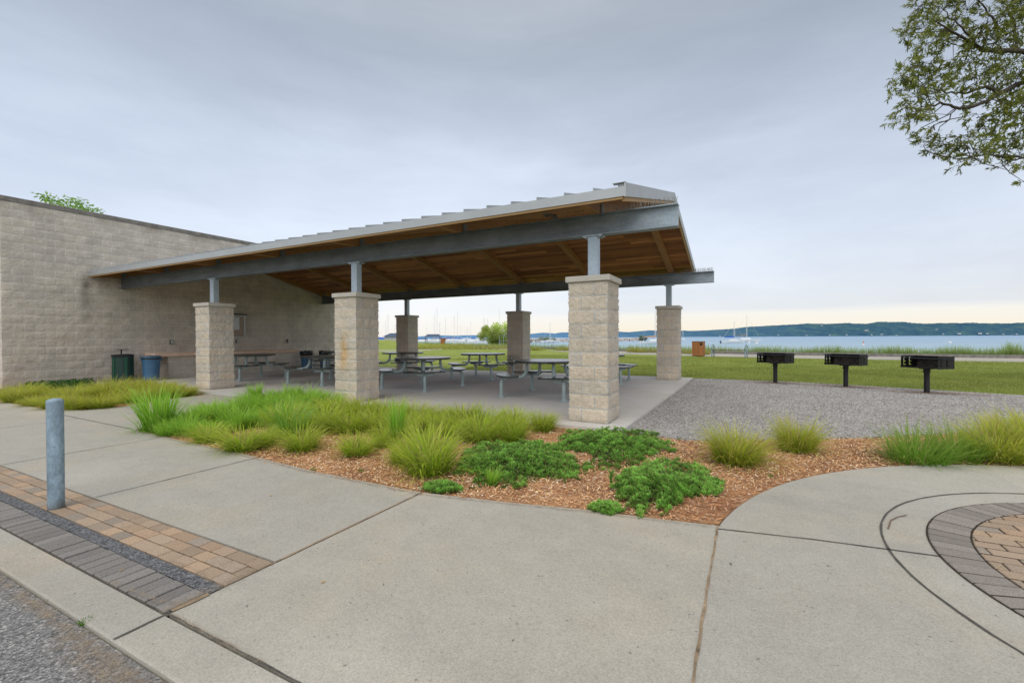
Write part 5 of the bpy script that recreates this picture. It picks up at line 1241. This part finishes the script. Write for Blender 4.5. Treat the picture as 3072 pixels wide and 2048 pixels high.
p = at(1638, 1021, 205); small_tree('shrub', (p[0], p[1], -.8), 2, (0, 0, 1.0), (5.0, 2.0, 1.1), 1600, .35, [(.17, .24, .06), (.24, .28, .09)], 'low shrub growing on the breakwater rocks left of the nearest pillar', 'shrub', 'shrubs on the breakwater')
p = at(1928, 1016, 246); small_tree('shrub', (p[0], p[1], -.6), 2, (0, 0, 1.3), (2.7, 2.0, 1.7), 900, .4, [(.11, .18, .05), (.18, .22, .07)], 'round dark shrub at the tip of the breakwater', 'shrub', 'shrubs on the breakwater')
# tree behind the building: crown top shows over the parapet
tb_c = at(205, 640, 24); t = empty('tree', (tb_c[0], tb_c[1], -.06), 0, 'young tree whose light green top shows above the building parapet', 'tree')
hT = tb_c[2]
mb = MB(); mb.tube([(0, 0, 0), (.1, 0, hT*.5), (0, 0, hT-.2)], [.2, .14, .05], 8); mb.build('trunk', MAT['bark'], t, smooth=60)
P = []; D_ = []; mb = MB()
tips = [(140, 592), (160, 600), (152, 612), (212, 604), (232, 601), (195, 615), (250, 622), (265, 628), (278, 636), (235, 628), (180, 622), (215, 632), (110, 640), (140, 650), (300, 660), (250, 665), (200, 660), (170, 680), (280, 690)]
for q in tips:
    w = at(q[0], q[1], 24+random.uniform(-.5, .5))-np.array([tb_c[0], tb_c[1], -.06]); mb.tube([(0, 0, hT-1.2), tuple(w*.5+np.array([0, 0, (hT-.9)*.5])), tuple(w)], [.03, .02, .008], 5)
    for _ in range(60):
        g = rng.normal(0, 1, 3)*np.array([.2, .2, .10]); P.append(w+g); D_.append(unit(g+np.array([0, 0, -.12])+rng.normal(0, .1, 3)))
for _ in range(900):
    g = unit(rng.normal(0, 1, 3))*np.array([1.6, 1.6, 1.2])*random.random()**.4; P.append(g+np.array([0, 0, hT-2.3])); D_.append(unit(g+rng.normal(0, .4, 3)))
mb.build('limbs', MAT['bark'], t); P = np.array(P); D_ = np.array(D_); n = len(P)
col = np.array([(.22, .40, .06), (.30, .48, .08), (.36, .52, .12), (.16, .32, .06)])[rng.integers(0, 4, n)]
v, f, c_ = leaf_cards(P, D_, rng.uniform(.12, .22, n), rng.uniform(.06, .1, n), col); link('crown', npmesh('crown', v, f, c_), MAT['leaf'], t)

# big overhanging tree at the right
TD = 10.0
root = at(3560, 1160, 11.0); root[2] = -.06
bt = empty('overhanging_tree', tuple(root), 0, 'large willow leaved tree reaching in from the upper right', 'tree')
loc = lambda w: tuple(np.array(w)-root)
mb = MB(); mb.tube([(0, 0, -.1), (.05, 0, 1.5), (.0, .1, 3.2), (-.1, .1, 5.0), (-.15, .1, 7), (-.1, 0, 9)], [.34, .28, .25, .21, .15, .05], 12); mb.build('trunk', MAT['bark'], bt, smooth=60)
limbs = [  # pixel polyline with depth and radius px at start
    ([(3480, 300, 10.8), (3250, 235, 10.4), (3072, 153, 10), (2960, 152, 9.9), (2915, 132, 9.8), (2870, 100, 9.7), (2800, 60, 9.5)], 12),
    ([(3500, 420, 10.9), (3300, 330, 10.5), (3072, 245, 10), (3005, 278, 9.9), (2960, 303, 9.8), (2905, 322, 9.7), (2870, 325, 9.7), (2820, 310, 9.6), (2770, 330, 9.5), (2720, 350, 9.4)], 11),
    ([(3005, 278, 9.9), (2975, 262, 10), (2940, 265, 10.1), (2890, 282, 10.1), (2840, 275, 10.1), (2780, 262, 10.2), (2730, 260, 10.3)], 7),
    ([(3500, 520, 11), (3300, 500, 10.6), (3072, 474, 10.2), (3020, 484, 10.1), (2985, 493, 10.1)], 6),
    ([(3072, 474, 10.2), (3000, 468, 10.1), (2940, 466, 10), (2880, 478, 9.9), (2830, 468, 9.8), (2780, 452, 9.7)], 4),
    ([(3050, 153, 10), (3047, 100, 10.2), (3040, 60, 10.3), (3010, 0, 10.4), (2980, -60, 10.5)], 6),
    ([(3020, 110, 10.2), (2975, 50, 10.1), (2940, 5, 10), (2900, -40, 9.9)], 5),
    ([(2950, 152, 9.9), (2910, 105, 9.6), (2860, 60, 9.4), (2820, 20, 9.3)], 5),
    ([(3300, 330, 10.5), (3150, 330, 10.3), (3050, 340, 10.2), (2980, 335, 10.1), (2930, 355, 10)], 5),
    ([(3480, 200, 10.8), (3300, 60, 10.8), (3150, -80, 10.8), (3000, -200, 10.8)], 10),
    ([(2870, 325, 9.7), (2840, 365, 9.6), (2800, 375, 9.5), (2790, 400, 9.5), (2800, 430, 9.5)], 2.2)]
mb = MB(); LP = []
for pts, r0 in limbs:
    W3 = [at(*q) for q in pts]; k_ = len(W3); fine = []
    for a_, b_ in zip(W3[:-1], W3[1:]):
        for s in np.linspace(0, 1, 4, endpoint=False): fine.append(a_+(b_-a_)*s+rng.normal(0, .012, 3))
    fine.append(W3[-1]); rad = [r0/FPX*10*(1-.85*i/(len(fine)-1))*.8 for i in range(len(fine))]
    mb.tube([loc(w) for w in fine], rad, 7); LP += fine
LP = np.array(LP)
CL = [(2760, 20, 60), (2800, 55, 70), (2745, 90, 45), (2720, 100, 30), (2850, 80, 60), (2780, 130, 45), (2900, 30, 60), (2960, 70, 60), (3010, 40, 60), (3050, 90, 60), (2900, 130, 35), (2830, 120, 40), (2760, 150, 25), (3060, 20, 50), (2940, 110, 45), (3000, 120, 45),
      (2770, 190, 40), (2730, 205, 35), (2705, 230, 35), (2800, 180, 40), (2860, 180, 30), (2840, 230, 40), (2790, 240, 50), (2740, 260, 50), (2700, 270, 35), (2760, 290, 50), (2820, 270, 40), (2720, 320, 35), (2760, 330, 35), (2700, 360, 25), (2740, 355, 30), (2790, 340, 25), (2905, 180, 35), (2950, 190, 40), (2990, 180, 40), (3030, 190, 50), (3060, 220, 50), (2890, 240, 45), (2940, 240, 45), (2990, 230, 50), (3040, 260, 50), (3070, 310, 50), (3030, 310, 45), (2980, 290, 40), (2940, 300, 30), (2890, 300, 25), (3050, 350, 40), (3000, 350, 35), (2955, 355, 28), (2930, 340, 25),
      (2770, 410, 16), (2800, 380, 16), (2730, 415, 10), (2815, 395, 10), (2770, 435, 25), (2800, 450, 30), (2840, 440, 35), (2880, 420, 30), (2905, 420, 35), (2850, 470, 28), (2930, 460, 35), (2960, 420, 35), (3000, 390, 35), (3000, 440, 40), (3040, 420, 40), (3060, 460, 45), (3020, 490, 30), (2870, 490, 20), (3040, 515, 20), (3072, 545, 16), (2940, 480, 25), (2980, 400, 30), (3070, 390, 40)]
for _ in range(60): CL.append((random.uniform(3090, 3800), random.uniform(-300, 520), 60))
for _ in range(40): CL.append((random.uniform(2780, 3500), random.uniform(-420, -20), 60))
Ps = []; Ds = []; tn = []; LPl = LP
for (x, y, rp) in CL:
    dep = random.uniform(9.3, 10.6); c = at(x, y, dep); R_ = rp/FPX*10*.72
    ns = max(3, int((rp/10)**1.5*1.75)); q0 = LPl[np.argmin(((LPl-c)**2).sum(1))]
    mb.tube([loc(q0), loc((q0+c)/2+rng.normal(0, .05, 3)), loc(c)], [.011, .008, .004], 4)
    tone = random.uniform(.7, 1.25)
    for s in range(ns):
        e = c+unit(rng.normal(0, 1, 3))*R_*random.random()**.5*np.array([1, 1, 1]); d = unit(unit(e-c)+rng.normal(0, .5, 3)+np.array([0, 0, -.15]))
        Lw = random.uniform(.10, .21); mb.tube([loc(e-d*Lw*.6), loc(e), loc(e+d*Lw)], [.004, .003, .0015], 3, cap=False)
        if s % 2 == 0: mb.tube([loc(c), loc(e-d*Lw*.6)], [.004, .003], 3, cap=False)
        m_ = random.randint(15, 22)
        for i in range(m_):
            tt = i/m_; b_ = e+d*Lw*tt; dd = unit(d*.9+rng.normal(0, .6, 3)+np.array([0, 0, -.25])); Ps.append(b_-root); Ds.append(dd); tn.append(tone)
mb.build('limbs', MAT['bark'], bt, smooth=60)
Ps = np.array(Ps); Ds = np.array(Ds); n = len(Ps)
col = np.array([(.18, .215, .04), (.25, .285, .05), (.13, .165, .035), (.33, .34, .08)])[rng.integers(0, 4, n)]*np.array(tn)[:, None]
v, f, c_ = leaf_cards(Ps, Ds, rng.uniform(.075, .125, n), rng.uniform(.018, .027, n), col); link('crown', npmesh('crown', v, f, c_), MAT['leaf'], bt)

# railing by the shore
for (xa, xb, yb_, dep, lab) in [(1498, 1560, 1044, 58, 'grey steel railing by the shore left of a far pillar'), (1594, 1660, 1031, 80, 'grey steel railing by the shore between two pillars')]:
    A_, B_ = at(xa, yb_, dep), at(xb, yb_, dep+3); zt0 = min(A_[2], -.06); A_[2] = B_[2] = -.06
    t = empty('railing', tuple(A_), 0, lab, 'railing', 'steel railings by the shore'); d = B_-A_; Ls = np.linalg.norm(d); npz = 6; hh = 1.55
    mb = MB()
    for s in np.linspace(0, 1, npz): mb.tube([tuple(d*s), tuple(d*s+np.array([0, 0, hh]))], .035, 6)
    mb.build('posts', MAT['railing'], t)
    mb = MB()
    for z in (hh, hh*.55, hh*.2): mb.tube([(0, 0, z), tuple(d+np.array([0, 0, z]))], .028, 6)
    mb.build('rails', MAT['railing'], t)

# fallen leaves and a twig on the paving
lv = MB(); lv.add([(-.016, 0, .0), (0, -.006, .003), (.018, .0, .001), (0, .006, .004)], [(0, 1, 2), (0, 2, 3)]); lv_me = lv.mesh('fallen_leaf')
MAT['dryleaf'] = m_plain('dry_leaf', (.42, .26, .07), .8, 0, .2, 30)
MAT['dryleaf2'] = m_plain('brown_leaf', (.17, .11, .07), .8, 0, .2, 30)
for x, y, m_, lab in [(622, 1139, 'dryleaf', 'yellow fallen leaf on the walkway slab before the planting bed'), (280, 1311, 'dryleaf', 'yellow fallen leaf on the grey pavers'), (742, 1338, 'dryleaf', 'yellow fallen leaf on the big plaza slab'), (1678, 1296, 'dryleaf2', 'dark dry leaf on the plaza slab right of the sandy joint')]:
    p = ov(x, y, ZC); me = lv_me.copy(); me.materials.clear(); o = link('fallen_leaf', me, MAT[m_]); o.location = (p[0], p[1], ZC+.005); o.rotation_euler = (0, 0, random.uniform(0, 6)); tag(o, lab, 'fallen leaf')
pts = [ov(x, y, ZC) for x, y in [(2040, 1215), (2046, 1196), (2062, 1188), (2082, 1184)]]; mb = MB(); mb.tube([(q[0], q[1], ZC+.006) for q in pts], [.004, .004, .003, .002], 5)
mb.tube([(pts[2][0], pts[2][1], ZC+.006), (pts[2][0]+.06, pts[2][1]+.05, ZC+.008)], .002, 4)
o = mb.build('twig', MAT['dryleaf2']); tag(o, 'thin dry twig lying on the plaza by the curved joint', 'twig')

# ------------------------------------------------------------------ sky and light
W = bpy.data.worlds.new('World'); SC.world = W; W.use_nodes = True; nt = W.node_tree
for nd in list(nt.nodes): nt.nodes.remove(nd)
class WN(N):
    def __init__(s): s.nt = nt
w = WN(); tc = nt.nodes.new('ShaderNodeTexCoord'); w.co = tc.outputs['Generated']
SUN_EL, SUN_AZ = math.radians(50), math.radians(172)     # azimuth clockwise from +Y
sky = nt.nodes.new('ShaderNodeTexSky'); sky.sky_type = 'NISHITA'; sky.sun_disc = False; sky.sun_elevation = SUN_EL; sky.sun_rotation = SUN_AZ
sx = nt.nodes.new('ShaderNodeSeparateXYZ'); nt.links.new(w.co, sx.inputs[0])
el = sx.outputs['Z']
# wispy stratus, stretched along the horizon
mp = w.mapping((1, 1, 3.2)); n1 = w.noise(1.7, 7, .58, mp, .4); n2 = w.noise(4.5, 6, .6, w.mapping((1, 1, 5.5)), .3)
nz = w.math('ADD', w.math('MULTIPLY', n1, .75), w.math('MULTIPLY', n2, .25))
# brightness over elevation
grad = w.ramp(el, [(0.0, (.88, .94, .97)), (.07, (.88, .95, 1.0)), (.20, (.81, .915, 1.03)), (.36, (.68, .785, .90)), (.52, (.455, .53, .615)), (.64, (.50, .55, .60)), (1.0, (1.35, 1.38, 1.36))])
dark = w.ramp(nz, [(.36, (.90, .905, .92)), (.52, (1.0, 1.0, 1.0)), (.66, (1.09, 1.085, 1.07))])
cl_ = w.mix(1.0, w.mix(1.0, grad, dark, 'MULTIPLY'), (.99, .975, 1.0), 'MULTIPLY')
# side tone: right of the view greyer and darker
dp = nt.nodes.new('ShaderNodeVectorMath'); dp.operation = 'DOT_PRODUCT'; nt.links.new(w.co, dp.inputs[0]); dp.inputs[1].default_value = tuple(RT)
cl_ = w.mix(1.0, cl_, w.ramp(w.math('ADD', w.math('MULTIPLY', dp.outputs['Value'], .5), .5), [(.15, (.92, .93, .95)), (.42, (1.06, 1.05, 1.04)), (.62, (.94, .935, .94)), (.9, (.86, .85, .86))]), 'MULTIPLY')
dv = nt.nodes.new('ShaderNodeVectorMath'); dv.operation = 'DOT_PRODUCT'; nt.links.new(w.co, dv.inputs[0]); dv.inputs[1].default_value = (-math.sin(YAW), -math.cos(YAW), 0)
cl_ = w.mix(1.0, cl_, w.ramp(w.math('ADD', w.math('MULTIPLY', dv.outputs['Value'], .5), .5), [(.42, (1, 1, 1)), (.8, (1.75, 1.68, 1.58))]), 'MULTIPLY')  # unseen sky behind the camera brightened, added fill for walls and under-roof
# bright cream band under the cloud deck, low in the sky ahead and right
edge = w.math('ADD', el, w.math('MULTIPLY', w.math('SUBTRACT', w.noise(3, 5, .6, w.mapping((1, 1, 6))), .5), .016))
band = w.ramp(edge, [(.0, 1.0), (.044, 1.0), (.055, .2), (.11, 0.0)])
rd = w.math('ADD', w.math('MULTIPLY', dp.outputs['Value'], .5), .5)
warm = w.ramp(rd, [(.42, 0.0), (.62, 1.0)])
cream = w.mix(warm, w.ramp(el, [(0, (1.0, .95, .88)), (.05, (1.0, 1.0, .99))]), w.ramp(el, [(0, (.98, .88, .72)), (.02, (1.0, .93, .80)), (.05, (.97, .95, .90))]))
leftglow = w.math('MULTIPLY', w.ramp(el, [(.05, 1.0), (.15, .25), (.24, 0.0)]), w.ramp(rd, [(.2, .5), (.38, 1.0), (.58, 0.0)]))
cl_ = w.mix(leftglow, cl_, (.99, 1.0, 1.02))
cl_ = w.mix(band, cl_, cream)
allc = w.mix(.92, w.mix(1.0, sky.outputs[0], (.11, .11, .11), 'MULTIPLY'), cl_)
bg = nt.nodes.new('ShaderNodeBackground'); bg.inputs['Strength'].default_value = 1.0; nt.links.new(allc, bg.inputs['Color'])
ow = nt.nodes.new('ShaderNodeOutputWorld'); nt.links.new(bg.outputs[0], ow.inputs['Surface'])
sl = bpy.data.lights.new('sun', 'SUN'); sl.energy = 1.0; sl.angle = math.radians(45); sl.color = (1.0, .95, .87)
so = bpy.data.objects.new('sun', sl); COL.objects.link(so)
sdir = Vector((math.sin(SUN_AZ)*math.cos(SUN_EL), math.cos(SUN_AZ)*math.cos(SUN_EL), math.sin(SUN_EL)))
so.rotation_euler = sdir.to_track_quat('Z', 'Y').to_euler()

SC.view_settings.view_transform = 'Standard'; SC.view_settings.look = 'None'; SC.view_settings.exposure = 0; SC.view_settings.gamma = 1
SC.render.engine = 'CYCLES'; SC.cycles.max_bounces = 8; SC.cycles.diffuse_bounces = 5; SC.cycles.transparent_max_bounces = 8
SC.cycles.use_denoising = True
